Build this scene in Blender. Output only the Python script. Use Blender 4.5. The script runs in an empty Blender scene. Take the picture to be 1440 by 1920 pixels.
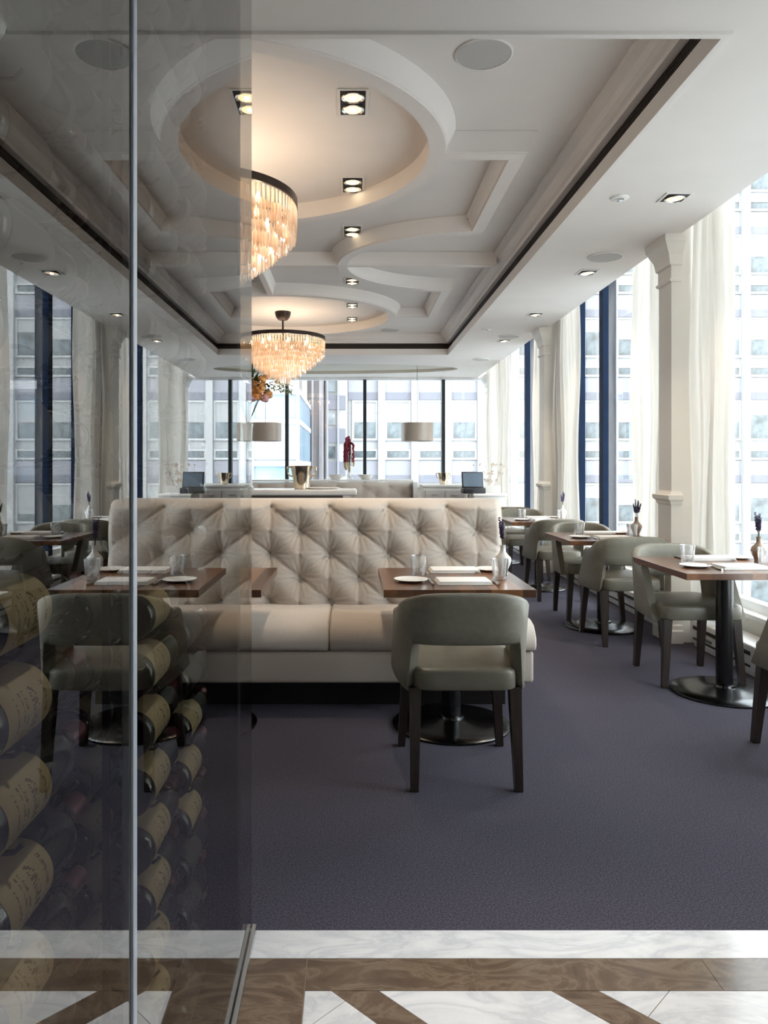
import bpy, bmesh, math, random
from mathutils import Vector, Matrix
random.seed(7)
PI = math.pi
sc = bpy.context.scene
COL = sc.collection

# ------------------------------------------------------------------ helpers
def bx(bm, x0, x1, y0, y1, z0, z1, bev=0.0, seg=2, mi=0):
    r = bmesh.ops.create_cube(bm, size=1.0)
    vs = r['verts']
    for v in vs:
        v.co = Vector(((x0+x1)/2 + v.co.x*(x1-x0), (y0+y1)/2 + v.co.y*(y1-y0), (z0+z1)/2 + v.co.z*(z1-z0)))
    fs = set(f for v in vs for f in v.link_faces)
    for f in fs: f.material_index = mi
    if bev > 0:
        es = list(set(e for v in vs for e in v.link_edges))
        b = bmesh.ops.bevel(bm, geom=es, offset=bev, segments=seg, profile=0.5, affect='EDGES', clamp_overlap=True)
        for f in b['faces']: f.material_index = mi

def loft(bm, loops, closed=True, cap0=True, cap1=True, mi=0, ring=False):
    L = [[bm.verts.new(c) for c in lp] for lp in loops]
    n = len(L[0]); m = len(L)
    for i in range(m if ring else m-1):
        A, B = L[i], L[(i+1) % m]
        for j in range(n if closed else n-1):
            k = (j+1) % n
            try:
                f = bm.faces.new((A[j], A[k], B[k], B[j])); f.material_index = mi
            except ValueError: pass
    if closed and not ring:
        for c, lp in ((cap0, L[0][::-1]), (cap1, L[-1])):
            if c:
                try:
                    f = bm.faces.new(lp); f.material_index = mi
                except ValueError: pass
    return L

def lathe(bm, prof, c=(0,0,0), n=24, axis='Z', mi=0, cap0=True, cap1=True):
    loops = []
    for r, h in prof:
        lp = []
        for k in range(n):
            a = 2*PI*k/n
            x, y = max(r,1e-5)*math.cos(a), max(r,1e-5)*math.sin(a)
            if axis == 'Z': p = (c[0]+x, c[1]+y, c[2]+h)
            elif axis == 'Y': p = (c[0]+x, c[1]+h, c[2]+y)
            else: p = (c[0]+h, c[1]+x, c[2]+y)
            lp.append(p)
        loops.append(lp)
    loft(bm, loops, True, cap0, cap1, mi)

def tube(bm, pts, r, n=8, mi=0):
    pts = [Vector(p) for p in pts]
    rs = r if isinstance(r, (list, tuple)) else [r]*len(pts)
    up = Vector((0.13, 0.31, 0.94))
    loops = []
    for i, p in enumerate(pts):
        d = (pts[min(i+1, len(pts)-1)] - pts[max(i-1, 0)]).normalized()
        u = d.cross(up)
        if u.length < 1e-3: u = d.cross(Vector((1, 0, 0)))
        u.normalize(); w = d.cross(u)
        loops.append([p + rs[i]*(math.cos(2*PI*k/n)*u + math.sin(2*PI*k/n)*w) for k in range(n)])
    loft(bm, loops, mi=mi)

def sweep_xy(bm, path, prof, closed=False, mi=0):
    """sweep profile (offset to the right of travel, z) along a flat path with mitred corners"""
    P = [Vector((p[0], p[1])) for p in path]; n = len(P); loops = []
    for i in range(n):
        if closed: a, b, c = P[(i-1) % n], P[i], P[(i+1) % n]
        else: a, b, c = P[max(i-1, 0)], P[i], P[min(i+1, n-1)]
        d1 = (b-a); d2 = (c-b)
        if d1.length < 1e-6: d1 = d2
        if d2.length < 1e-6: d2 = d1
        d1.normalize(); d2.normalize()
        n1 = Vector((d1.y, -d1.x)); n2 = Vector((d2.y, -d2.x))
        m = n1+n2
        if m.length < 1e-4: m = n1
        m.normalize(); s = 1.0/max(0.35, m.dot(n1))
        loops.append([(b.x + m.x*o*s, b.y + m.y*o*s, z) for o, z in prof])
    loft(bm, loops, closed=False, ring=closed, mi=mi)

def rect_loft(bm, x0, x1, y0, y1, prof, mi=0, gx1=1):
    """stack of rectangles: prof = (z, grow)"""
    loops = [[(x0-g, y0-g, z), (x1+g*gx1, y0-g, z), (x1+g*gx1, y1+g, z), (x0-g, y1+g, z)] for z, g in prof]
    loft(bm, loops, mi=mi)

def prism(bm, poly, z0, z1, mi=0):
    loft(bm, [[(x, y, z0) for x, y in poly], [(x, y, z1) for x, y in poly]], mi=mi)

def obj(name, bm, mats, parent=None, smooth=None, loc=None, rot=None):
    bmesh.ops.recalc_face_normals(bm, faces=bm.faces[:])
    me = bpy.data.meshes.new(name); bm.to_mesh(me); bm.free()
    for m in (mats if isinstance(mats, (list, tuple)) else [mats]): me.materials.append(m)
    if smooth is not None:
        me.shade_smooth()
        me.set_sharp_from_angle(angle=math.radians(smooth))
    o = bpy.data.objects.new(name, me); COL.objects.link(o)
    if parent is not None: o.parent = parent
    if loc is not None: o.location = loc
    if rot is not None: o.rotation_euler = rot
    return o

def tag(o, label, cat, group=None):
    o['label'] = label; o['category'] = cat
    if group: o['group'] = group
    return o

def thing(name, label, cat, loc=(0,0,0), rz=0, group=None):
    o = bpy.data.objects.new(name, None); COL.objects.link(o)
    o.empty_display_size = 0.1
    o.location = loc; o.rotation_euler = (0, 0, rz)
    return tag(o, label, cat, group)

def struct(name, bm, m, smooth=None, parent=None):
    o = obj(name, bm, m, parent, smooth)
    if parent is None: o['kind'] = 'structure'
    return o

def kids(o): return KIDS.get(o.name, None) or [c for c in bpy.data.objects if c.parent == o]
KIDS = {}
def dup(root, loc, rz=0, label=None, group=None, rot=None):
    def cp(o, par):
        c = o.copy(); COL.objects.link(c)
        if par is not None: c.parent = par
        for ch in [q for q in bpy.data.objects if q.parent == o]: cp(ch, c)
        return c
    r = cp(root, None)
    r.location = loc; r.rotation_euler = rot if rot is not None else (0, 0, rz)
    if label: r['label'] = label
    if group: r['group'] = group
    return r

NB = bmesh.new

# ------------------------------------------------------------------ materials
def newmat(name):
    m = bpy.data.materials.new(name); m.use_nodes = True
    nt = m.node_tree; nt.nodes.clear()
    out = nt.nodes.new('ShaderNodeOutputMaterial')
    return m, nt, out

def ramp(nt, fac, stops):
    r = nt.nodes.new('ShaderNodeValToRGB')
    el = r.color_ramp.elements
    el[0].position, el[0].color = stops[0][0], (*stops[0][1], 1)
    el[1].position, el[1].color = stops[-1][0], (*stops[-1][1], 1)
    for p, c in stops[1:-1]:
        e = el.new(p); e.color = (*c, 1)
    nt.links.new(fac, r.inputs['Fac'])
    return r.outputs['Color']

def noise(nt, scale, detail=3, rough=0.5, stretch=None, coord='Object', dist=0.0):
    tc = nt.nodes.new('ShaderNodeTexCoord'); v = tc.outputs[coord]
    if stretch:
        mp = nt.nodes.new('ShaderNodeMapping'); mp.inputs['Scale'].default_value = stretch
        nt.links.new(v, mp.inputs['Vector']); v = mp.outputs['Vector']
    n = nt.nodes.new('ShaderNodeTexNoise')
    n.inputs['Scale'].default_value = scale; n.inputs['Detail'].default_value = detail
    n.inputs['Roughness'].default_value = rough; n.inputs['Distortion'].default_value = dist
    nt.links.new(v, n.inputs['Vector'])
    return n.outputs['Fac']

def pmat(name, col, rough=0.5, metal=0.0, var=0.0, scale=8.0, stretch=None, bump=0.0, bscale=None, spec=0.5, sheen=0.0, coat=0.0, col2=None, lo=0.35, hi=0.65, detail=3):
    m, nt, out = newmat(name)
    b = nt.nodes.new('ShaderNodeBsdfPrincipled')
    b.inputs['Roughness'].default_value = rough; b.inputs['Metallic'].default_value = metal
    b.inputs['Specular IOR Level'].default_value = spec
    b.inputs['Sheen Weight'].default_value = sheen
    b.inputs['Coat Weight'].default_value = coat; b.inputs['Coat Roughness'].default_value = 0.1
    if col2 is None:
        col2 = tuple(min(1, c*(1+var)) for c in col); col1 = tuple(c*(1-var) for c in col)
    else: col1 = col
    f = noise(nt, scale, detail, 0.55, stretch)
    nt.links.new(ramp(nt, f, [(lo, col1), (hi, col2)]), b.inputs['Base Color'])
    if bump > 0:
        bp = nt.nodes.new('ShaderNodeBump'); bp.inputs['Strength'].default_value = bump
        bp.inputs['Distance'].default_value = 0.004
        nt.links.new(noise(nt, bscale or scale, 4, 0.6, stretch), bp.inputs['Height'])
        nt.links.new(bp.outputs['Normal'], b.inputs['Normal'])
    nt.links.new(b.outputs['BSDF'], out.inputs['Surface'])
    return m

def emat(name, col, strength):
    m, nt, out = newmat(name)
    e = nt.nodes.new('ShaderNodeEmission'); e.inputs['Color'].default_value = (*col, 1); e.inputs['Strength'].default_value = strength
    nt.links.new(e.outputs[0], out.inputs['Surface']); return m

def math_node(nt, op, a, b=None):
    n = nt.nodes.new('ShaderNodeMath'); n.operation = op
    for i, v in enumerate((a, b)):
        if v is None: continue
        if isinstance(v, (int, float)): n.inputs[i].default_value = v
        else: nt.links.new(v, n.inputs[i])
    return n.outputs[0]

def glass_pane(name, ior=1.5, tint=(0.97, 0.985, 0.98), both=True, rough=0.0):
    """flat glazing: both faces' reflection on the entry face, clear transmission"""
    m, nt, out = newmat(name)
    fr = nt.nodes.new('ShaderNodeFresnel'); fr.inputs['IOR'].default_value = ior
    geo = nt.nodes.new('ShaderNodeNewGeometry')
    R = fr.outputs['Fac']
    if both: R = math_node(nt, 'DIVIDE', math_node(nt, 'MULTIPLY', R, 2.0), math_node(nt, 'ADD', R, 1.0))
    R = math_node(nt, 'MULTIPLY', R, math_node(nt, 'SUBTRACT', 1.0, geo.outputs['Backfacing']))
    tr = nt.nodes.new('ShaderNodeBsdfTransparent'); tr.inputs['Color'].default_value = (*tint, 1)
    gl = nt.nodes.new('ShaderNodeBsdfGlossy'); gl.inputs['Roughness'].default_value = rough
    mx = nt.nodes.new('ShaderNodeMixShader')
    nt.links.new(R, mx.inputs['Fac']); nt.links.new(tr.outputs[0], mx.inputs[1]); nt.links.new(gl.outputs[0], mx.inputs[2])
    nt.links.new(mx.outputs[0], out.inputs['Surface'])
    return m

def cloth_sheer(name, col, transp=0.15, transl=0.5):
    m, nt, out = newmat(name)
    f = noise(nt, 60, 2, 0.5, (1, 1, 0.08))
    c = ramp(nt, f, [(0.3, tuple(x*0.94 for x in col)), (0.7, col)])
    d = nt.nodes.new('ShaderNodeBsdfDiffuse'); t = nt.nodes.new('ShaderNodeBsdfTranslucent'); tr = nt.nodes.new('ShaderNodeBsdfTransparent')
    nt.links.new(c, d.inputs['Color']); nt.links.new(c, t.inputs['Color'])
    a = nt.nodes.new('ShaderNodeMixShader'); a.inputs['Fac'].default_value = transl
    nt.links.new(d.outputs[0], a.inputs[1]); nt.links.new(t.outputs[0], a.inputs[2])
    b = nt.nodes.new('ShaderNodeMixShader'); b.inputs['Fac'].default_value = transp
    nt.links.new(a.outputs[0], b.inputs[1]); nt.links.new(tr.outputs[0], b.inputs[2])
    nt.links.new(b.outputs[0], out.inputs['Surface'])
    return m

M = {}
M['ceiling'] = pmat('ceiling_paint', (.80, .765, .735), .7, var=.015, scale=3)
M['beige'] = pmat('beige_recess_paint', (.60, .56, .49), .7, var=.015, scale=3)
M['plaster'] = pmat('cream_plaster', (.83, .80, .745), .55, var=.015, scale=4)
M['wall'] = pmat('wall_paint', (.72, .69, .63), .7, var=.02, scale=3)
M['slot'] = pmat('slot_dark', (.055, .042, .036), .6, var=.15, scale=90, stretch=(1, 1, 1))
M['speaker'] = pmat('speaker_grille', (.52, .51, .50), .7, var=.05, scale=400)
M['trimwhite'] = pmat('trim_white', (.82, .81, .78), .35, var=.01)
M['lampblack'] = pmat('lamp_black', (.015, .014, .013), .5, var=.1)
M['chrome'] = pmat('chrome', (.75, .77, .8), .18, 1.0, var=.03)
M['bronze'] = pmat('bronze_dark', (.035, .022, .017), .4, .5, var=.2, scale=20)
M['sofa'] = pmat('linen_sofa', (.52, .46, .405), .75, var=.07, scale=120, stretch=(1, 1, 4), bump=.12, bscale=400, sheen=.25)
M['button'] = pmat('linen_button', (.40, .35, .30), .75, var=.05, scale=100, sheen=.2)
M['plinth'] = pmat('plinth_black', (.006, .005, .006), .6, var=.1)
M['leather'] = pmat('olive_grey_leather', (.165, .155, .122), .34, var=.06, scale=30, bump=.05, bscale=250, spec=.5)
M['chairback'] = pmat('olive_grey_vinyl', (.205, .195, .158), .5, var=.06, scale=40, bump=.08, bscale=300, spec=.5)
M['legwood'] = pmat('leg_wood', (.030, .020, .016), .35, var=.3, scale=12, stretch=(6, 6, .6))
M['tablemetal'] = pmat('table_base_steel', (.10, .105, .11), .22, 1.0, var=.1, scale=5)
M['poleblack'] = pmat('pole_black', (.012, .012, .013), .25, .3, var=.1)
M['silver'] = pmat('silverware', (.55, .54, .52), .2, 1.0, var=.03)
M['porcelain'] = pmat('porcelain', (.80, .79, .76), .2, var=.01)
M['napkin'] = pmat('napkin_cloth', (.86, .86, .85), .8, var=.02, scale=80, bump=.05)
M['lavender'] = pmat('lavender_bloom', (.07, .055, .13), .8, var=.4, scale=150)
M['stem'] = pmat('dry_stem', (.10, .10, .05), .7, var=.3, scale=40)
M['vasewhite'] = pmat('vase_frosted', (.70, .70, .70), .25, var=.03, spec=.6)
M['vasebronze'] = pmat('vase_taupe', (.30, .22, .17), .25, .2, var=.1, scale=20)
M['navy'] = pmat('mullion_navy', (.006, .016, .042), .6, var=.15, scale=3, spec=.12)
M['darkframe'] = pmat('mullion_dark', (.012, .018, .022), .55, var=.1, scale=3)
M['framewhite'] = pmat('frame_white', (.80, .82, .84), .4, var=.01)
M['pane'] = glass_pane('window_glass', 1.45, (.94, .97, .97))
M['partition'] = glass_pane('partition_glass', 1.85, (.76, .765, .74))
M['silicone'] = pmat('joint_silicone', (.66, .76, .90), .25, var=.05, scale=6, spec=.6)
M['curtain'] = cloth_sheer('sheer_curtain', (.66, .63, .585), .05, .40)
M['heater'] = pmat('heater_enamel', (.78, .79, .80), .35, var=.01)
M['sill'] = pmat('sill_stone', (.74, .74, .73), .3, var=.04, scale=6)
M['gold'] = pmat('polished_bucket', (.80, .70, .55), .12, 1.0, var=.05, scale=3)
M['screenframe'] = pmat('screen_plastic', (.012, .014, .02), .4, var=.1)
M['screen'] = pmat('screen_dark', (.10, .14, .19), .12, var=.04, scale=2, spec=.6)
M['shade'] = pmat('shade_taupe', (.36, .30, .25), .38, var=.06, scale=20, stretch=(1, 1, 6), spec=.6)
M['bottle'] = pmat('bottle_glass', (.006, .008, .006), .06, var=.2, spec=.7)
M['foil'] = pmat('capsule_foil', (.10, .012, .018), .35, .4, var=.15)
M['cellar'] = pmat('cellar_dark', (.010, .009, .010), .7, var=.2)
M['rackmetal'] = pmat('rack_metal', (.03, .03, .032), .35, .8, var=.1)
M['bulb'] = emat('lamp_bulb', (1.0, .84, .60), 9)
M['lampglow'] = emat('lamp_reflector_glow', (1.0, .70, .38), 1.1)
M['chbulb'] = emat('candle_bulb', (1.0, .72, .40), 30)
M['leaf'] = pmat('leaf_green', (.05, .085, .03), .6, var=.4, scale=30)
M['leafpale'] = pmat('leaf_pale', (.40, .48, .30), .6, var=.25, scale=30)
M['petal'] = pmat('petal_orange', (.75, .36, .12), .6, var=.3, scale=30)
M['petalpink'] = pmat('petal_pink', (.60, .33, .30), .6, var=.25, scale=30)
M['amaranth'] = pmat('amaranth_red', (.22, .015, .035), .8, var=.5, scale=90)
M['amaranthtip'] = pmat('amaranth_tip', (.62, .50, .30), .8, var=.3, scale=90)
M['blossom'] = pmat('blossom_pale', (.75, .62, .52), .7, var=.15, scale=30)
M['cabinet'] = pmat('cabinet_white', (.76, .75, .72), .4, var=.02)
M['cabinetgrey'] = pmat('cabinet_grey', (.50, .48, .46), .5, var=.04, scale=5)
M['marbletop'] = pmat('console_marble', (.72, .70, .68), .25, var=.05, scale=5)
M['consolewood'] = pmat('console_base', (.20, .17, .15), .5, var=.1)
M['bwhite'] = pmat('facade_white', (.36, .365, .375), .6, var=.02, scale=1)
M['bspandrel'] = pmat('facade_spandrel', (.265, .267, .305), .5, var=.03, scale=1)
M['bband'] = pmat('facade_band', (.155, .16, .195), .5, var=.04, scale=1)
M['bglass'] = pmat('facade_window_glass', (.115, .14, .155), .15, var=.6, scale=1.6, spec=.6)
M['bblind'] = pmat('facade_blind', (.34, .35, .36), .6, var=.03, scale=2)
M['bframe'] = pmat('facade_frame', (.40, .41, .42), .5, var=.01)
M['bstone'] = pmat('tower_stone', (.25, .228, .226), .7, var=.06, scale=1)
M['bstonedark'] = pmat('tower_stone_dark', (.17, .16, .178), .7, var=.08, scale=1)
M['bblue'] = pmat('tower_blue_glass', (.19, .29, .38), .2, var=.18, scale=.35, spec=.6)
M['bpale'] = pmat('tower_pale_glass', (.31, .37, .41), .2, var=.12, scale=.4, spec=.6)
M['street'] = pmat('street', (.42, .42, .42), .8, var=.1, scale=.5)

def marble(name, base, vein, scale, rough=.12):
    m, nt, out = newmat(name)
    b = nt.nodes.new('ShaderNodeBsdfPrincipled'); b.inputs['Roughness'].default_value = rough
    f1 = noise(nt, scale, 8, .62, (1, 2.2, 1), dist=1.2); f2 = noise(nt, scale*3.5, 5, .6)
    w = math_node(nt, 'ABSOLUTE', math_node(nt, 'SUBTRACT', f1, .5))
    c = ramp(nt, w, [(0.0, vein), (.06, tuple((a*2+v)/3 for a, v in zip(base, vein))), (.16, base)])
    mx = nt.nodes.new('ShaderNodeMix'); mx.data_type = 'RGBA'; mx.blend_type = 'MULTIPLY'; mx.inputs[0].default_value = .35
    nt.links.new(c, mx.inputs[6]); nt.links.new(ramp(nt, f2, [(.3, (.8, .8, .8)), (.6, (1, 1, 1))]), mx.inputs[7])
    nt.links.new(mx.outputs[2], b.inputs['Base Color']); nt.links.new(b.outputs[0], out.inputs['Surface'])
    return m
M['marble'] = marble('white_marble', (.80, .81, .82), (.62, .64, .67), 3.0)
M['marblebrown'] = marble('brown_marble', (.105, .070, .048), (.20, .145, .10), 4.5, .15)
M['grout'] = pmat('grout', (.30, .25, .20), .8, var=.1)

def carpet():
    m, nt, out = newmat('carpet_aubergine')
    b = nt.nodes.new('ShaderNodeBsdfPrincipled'); b.inputs['Roughness'].default_value = .95
    b.inputs['Specular IOR Level'].default_value = .1; b.inputs['Sheen Weight'].default_value = .12; b.inputs['Sheen Roughness'].default_value = .6
    b.inputs['Sheen Tint'].default_value = (.75, .75, 1, 1)
    f = noise(nt, 175, 3, .7); g = noise(nt, 2.2, 3, .5)
    c1 = ramp(nt, f, [(.34, (.022, .019, .027)), (.5, (.051, .046, .061)), (.68, (.115, .107, .136))])
    mx = nt.nodes.new('ShaderNodeMix'); mx.data_type = 'RGBA'; mx.blend_type = 'MULTIPLY'; mx.inputs[0].default_value = .4
    nt.links.new(c1, mx.inputs[6]); nt.links.new(ramp(nt, g, [(.3, (.8, .76, .78)), (.7, (1, 1, 1))]), mx.inputs[7])
    nt.links.new(mx.outputs[2], b.inputs['Base Color'])
    bp = nt.nodes.new('ShaderNodeBump'); bp.inputs['Strength'].default_value = .5; bp.inputs['Distance'].default_value = .004
    nt.links.new(f, bp.inputs['Height']); nt.links.new(bp.outputs[0], b.inputs['Normal'])
    nt.links.new(b.outputs[0], out.inputs['Surface']); return m
M['carpet'] = carpet()

def blockwood():
    """edge-glued walnut staves running along local Y"""
    m, nt, out = newmat('walnut_block')
    b = nt.nodes.new('ShaderNodeBsdfPrincipled'); b.inputs['Roughness'].default_value = .28
    b.inputs['Coat Weight'].default_value = .3; b.inputs['Coat Roughness'].default_value = .15
    tc = nt.nodes.new('ShaderNodeTexCoord'); sx = nt.nodes.new('ShaderNodeSeparateXYZ')
    nt.links.new(tc.outputs['Object'], sx.inputs[0])
    i = math_node(nt, 'FLOOR', math_node(nt, 'MULTIPLY', sx.outputs[0], 13.5))
    wn = nt.nodes.new('ShaderNodeTexWhiteNoise'); wn.noise_dimensions = '1D'; nt.links.new(i, wn.inputs['W'])
    g = noise(nt, 9, 6, .6, (9, .7, 9), dist=.4)
    s = math_node(nt, 'ADD', math_node(nt, 'MULTIPLY', wn.outputs['Value'], .62), math_node(nt, 'MULTIPLY', g, .42))
    c = ramp(nt, s, [(.15, (.060, .024, .012)), (.5, (.155, .064, .028)), (.9, (.30, .135, .055))])
    nt.links.new(c, b.inputs['Base Color']); nt.links.new(b.outputs[0], out.inputs['Surface']); return m
M['wood'] = blockwood()

def clear_glass(name, tint=(1, 1, 1), glossy=.15, milk=.13):
    m, nt, out = newmat(name)
    tr = nt.nodes.new('ShaderNodeBsdfTransparent'); tr.inputs['Color'].default_value = (*tint, 1)
    gl = nt.nodes.new('ShaderNodeBsdfGlossy'); gl.inputs['Roughness'].default_value = .03
    d = nt.nodes.new('ShaderNodeBsdfTranslucent'); d.inputs['Color'].default_value = (.9, .92, .92, 1)
    lw = nt.nodes.new('ShaderNodeLayerWeight'); lw.inputs['Blend'].default_value = .35
    a = nt.nodes.new('ShaderNodeMixShader'); b = nt.nodes.new('ShaderNodeMixShader')
    a.inputs['Fac'].default_value = milk
    nt.links.new(tr.outputs[0], a.inputs[1]); nt.links.new(d.outputs[0], a.inputs[2])
    nt.links.new(math_node(nt, 'MINIMUM', math_node(nt, 'ADD', lw.outputs['Facing'], glossy-.05), .8), b.inputs['Fac'])
    nt.links.new(a.outputs[0], b.inputs[1]); nt.links.new(gl.outputs[0], b.inputs[2])
    nt.links.new(b.outputs[0], out.inputs['Surface']); return m
M['tumbler'] = clear_glass('tumbler_glass')

def crystal():
    m, nt, out = newmat('amber_crystal')
    oi = nt.nodes.new('ShaderNodeObjectInfo')
    f = noise(nt, 23, 2, .6, (1, 1, .12))
    s = math_node(nt, 'FRACT', math_node(nt, 'ADD', math_node(nt, 'MULTIPLY', f, 3.0), oi.outputs['Random']))
    c = ramp(nt, s, [(0, (.98, .97, .95)), (.5, (.97, .91, .85)), (.8, (.95, .78, .62)), (1, (.97, .94, .90))])
    tl = nt.nodes.new('ShaderNodeBsdfTranslucent'); tr = nt.nodes.new('ShaderNodeBsdfTransparent'); gl = nt.nodes.new('ShaderNodeBsdfGlossy')
    gl.inputs['Roughness'].default_value = .08
    for n in (tl, tr): nt.links.new(c, n.inputs['Color'])
    a = nt.nodes.new('ShaderNodeMixShader'); a.inputs['Fac'].default_value = .5
    b = nt.nodes.new('ShaderNodeMixShader'); b.inputs['Fac'].default_value = .22
    nt.links.new(tl.outputs[0], a.inputs[1]); nt.links.new(tr.outputs[0], a.inputs[2])
    nt.links.new(a.outputs[0], b.inputs[1]); nt.links.new(gl.outputs[0], b.inputs[2])
    nt.links.new(b.outputs[0], out.inputs['Surface']); return m
M['crystal'] = crystal()

def wine_label():
    """cream paper with faded brown lettering bands across the label"""
    m, nt, out = newmat('wine_label_paper')
    b = nt.nodes.new('ShaderNodeBsdfPrincipled'); b.inputs['Roughness'].default_value = .7
    tc = nt.nodes.new('ShaderNodeTexCoord'); sx = nt.nodes.new('ShaderNodeSeparateXYZ'); nt.links.new(tc.outputs['Object'], sx.inputs[0])
    y = sx.outputs[1]; z = sx.outputs[2]
    def band(c, w):
        return math_node(nt, 'LESS_THAN', math_node(nt, 'ABSOLUTE', math_node(nt, 'SUBTRACT', y, c)), w)
    zr = math_node(nt, 'LESS_THAN', math_node(nt, 'ABSOLUTE', z), .024)
    txt = noise(nt, 260, 2, .5, (.4, .5, 1.6)); t1 = math_node(nt, 'GREATER_THAN', txt, .50)
    bands = math_node(nt, 'ADD', band(.085, .007), math_node(nt, 'ADD', band(.066, .0022), math_node(nt, 'ADD', band(.058, .0014), math_node(nt, 'ADD', band(.045, .0016), band(.110, .003)))))
    ink = math_node(nt, 'MULTIPLY', math_node(nt, 'MULTIPLY', bands, t1), zr)
    paper = ramp(nt, noise(nt, 14, 3), [(.3, (.50, .37, .19)), (.7, (.66, .52, .31))])
    mx = nt.nodes.new('ShaderNodeMix'); mx.data_type = 'RGBA'
    nt.links.new(math_node(nt, 'MULTIPLY', ink, .75), mx.inputs[0])
    nt.links.new(paper, mx.inputs[6]); mx.inputs[7].default_value = (.12, .055, .04, 1)
    nt.links.new(mx.outputs[2], b.inputs['Base Color']); nt.links.new(b.outputs[0], out.inputs['Surface']); return m
M['label'] = wine_label()
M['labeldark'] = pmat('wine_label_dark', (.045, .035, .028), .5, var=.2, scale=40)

# ------------------------------------------------------------------ camera
EYE = 1.32; F = 1400.0; VX, VY = 659.0, 875.0
cam_d = bpy.data.cameras.new('camera'); cam = bpy.data.objects.new('camera', cam_d); COL.objects.link(cam)
cam.location = (0, 0, EYE); cam.rotation_euler = (PI/2, 0, 0)
cam_d.sensor_fit = 'VERTICAL'; cam_d.sensor_height = 36.0; cam_d.lens = F/1920*36.0
cam_d.shift_x = (720-VX)/1920.0; cam_d.shift_y = -(960-VY)/1920.0
cam_d.clip_start = 0.05; cam_d.clip_end = 200
sc.camera = cam

# ------------------------------------------------------------------ room setting
XC = -0.905                    # centre line of the dining room
ZS = EYE+1.725                 # soffit
ZF = EYE+2.04                  # coffer field
ZR = EYE+1.92                  # underside of plaster ribs
XR_SOFFIT = 2.41; XW = 2.75; XL = -4.3; YB = 14.4; YE = 2.124
GX = -0.284                    # glass partition face

# floors
bm = NB(); bx(bm, XL-.1, 2.95, YE, YB+.2, -.12, 0); struct('floor', bm, M['carpet'])
bm = NB(); bx(bm, GX-.012, 2.95, 2.004, YE, -.12, .001, mi=0); struct('trim_1', bm, M['marble'])
# brown border stones
bm = NB()
for x0, x1 in ((-.117, .316), (.318, .936), (.938, 1.56), (1.562, 2.2), (2.202, 2.95)): bx(bm, x0, x1, 1.88, 2.002, -.12, .001)
for y0, y1 in ((1.41, 2.002), (.80, 1.408), (.19, .798), (-.42, .188), (-3.4, -.422)): bx(bm, GX-.012, -.1195, y0, y1, -.12, .001)
struct('trim_2', bm, M['marblebrown'])
bm = NB(); bx(bm, GX-.012, 2.95, -3.4, 2.004, -.12, -.0012); struct('floor.001', bm, M['grout'])
# white lobby tiles cut by brown diagonal bands (45 degrees)
def clip(poly, nx, ny, d):     # keep nx*x+ny*y <= d
    outp = []
    for i in range(len(poly)):
        a, b = poly[i], poly[(i+1) % len(poly)]
        da = nx*a[0]+ny*a[1]-d; db = nx*b[0]+ny*b[1]-d
        if da <= 0: outp.append(a)
        if da*db < 0:
            t = da/(da-db); outp.append((a[0]+t*(b[0]-a[0]), a[1]+t*(b[1]-a[1])))
    return outp
bw = NB(); bb = NB()
rect = [(-.1165, -3.4), (2.95, -3.4), (2.95, 1.878), (-.1165, 1.878)]
s0 = -.051+1.88; bandw = .118; pitch = .553
for k in range(-9, 8):
    a = s0+k*pitch
    p = clip(clip(rect, 1, 1, a+bandw), -1, -1, -a)
    if len(p) > 2: prism(bb, p, -.12, .001)
    q = clip(clip(rect, 1, 1, a+pitch-.0015), -1, -1, -(a+bandw+.0015))
    if len(q) > 2:
        for j in range(-14, 14):
            c = .88-1.858-.10+j*.78
            r = clip(clip(q, 1, -1, c+.78-.002), -1, 1, -c-.001)
            if len(r) > 2: prism(bw, r, -.12, .001)
struct('floor.002', bw, M['marble']); struct('trim_3', bb, M['marblebrown'])

# ceiling soffit with coffer hole and oval recess
CX0, CX1, CY0, CY1 = 2*XC-1.48, 1.48, 2.99, 11.45
def fill(bm, loops, z, mi=0):
    es = []
    for lp in loops:
        vs = [bm.verts.new((x, y, z)) for x, y in lp]
        es += [bm.edges.new((vs[i], vs[(i+1) % len(vs)])) for i in range(len(vs))]
    r = bmesh.ops.triangle_fill(bm, use_beauty=True, use_dissolve=False, edges=es)
    for f in r['geom']:
        if isinstance(f, bmesh.types.BMFace): f.material_index = mi
oval = [(XC+2.78*math.cos(2*PI*k/72), 13.2+.72*math.sin(2*PI*k/72)) for k in range(72)]
bm = NB()
fill(bm, [[(XL, -3.4), (XR_SOFFIT, -3.4), (XR_SOFFIT, YB), (XL, YB)],
          [(CX0, CY0), (CX1, CY0), (CX1, CY1), (CX0, CY1)], oval], ZS)
bo = NB(); loft(bo, [[(x, y, ZS) for x, y in oval], [(x, y, ZS+.05) for x, y in oval]], cap0=False, cap1=True); struct('trim_13', bo, M['beige'])
# fascia and window-bay head
bx(bm, XR_SOFFIT, XR_SOFFIT+.03, -3.4, YB, ZS, ZS+.6); bx(bm, XR_SOFFIT, 3.0, -3.4, YB+.2, ZS+.55, ZS+.62)
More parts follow.
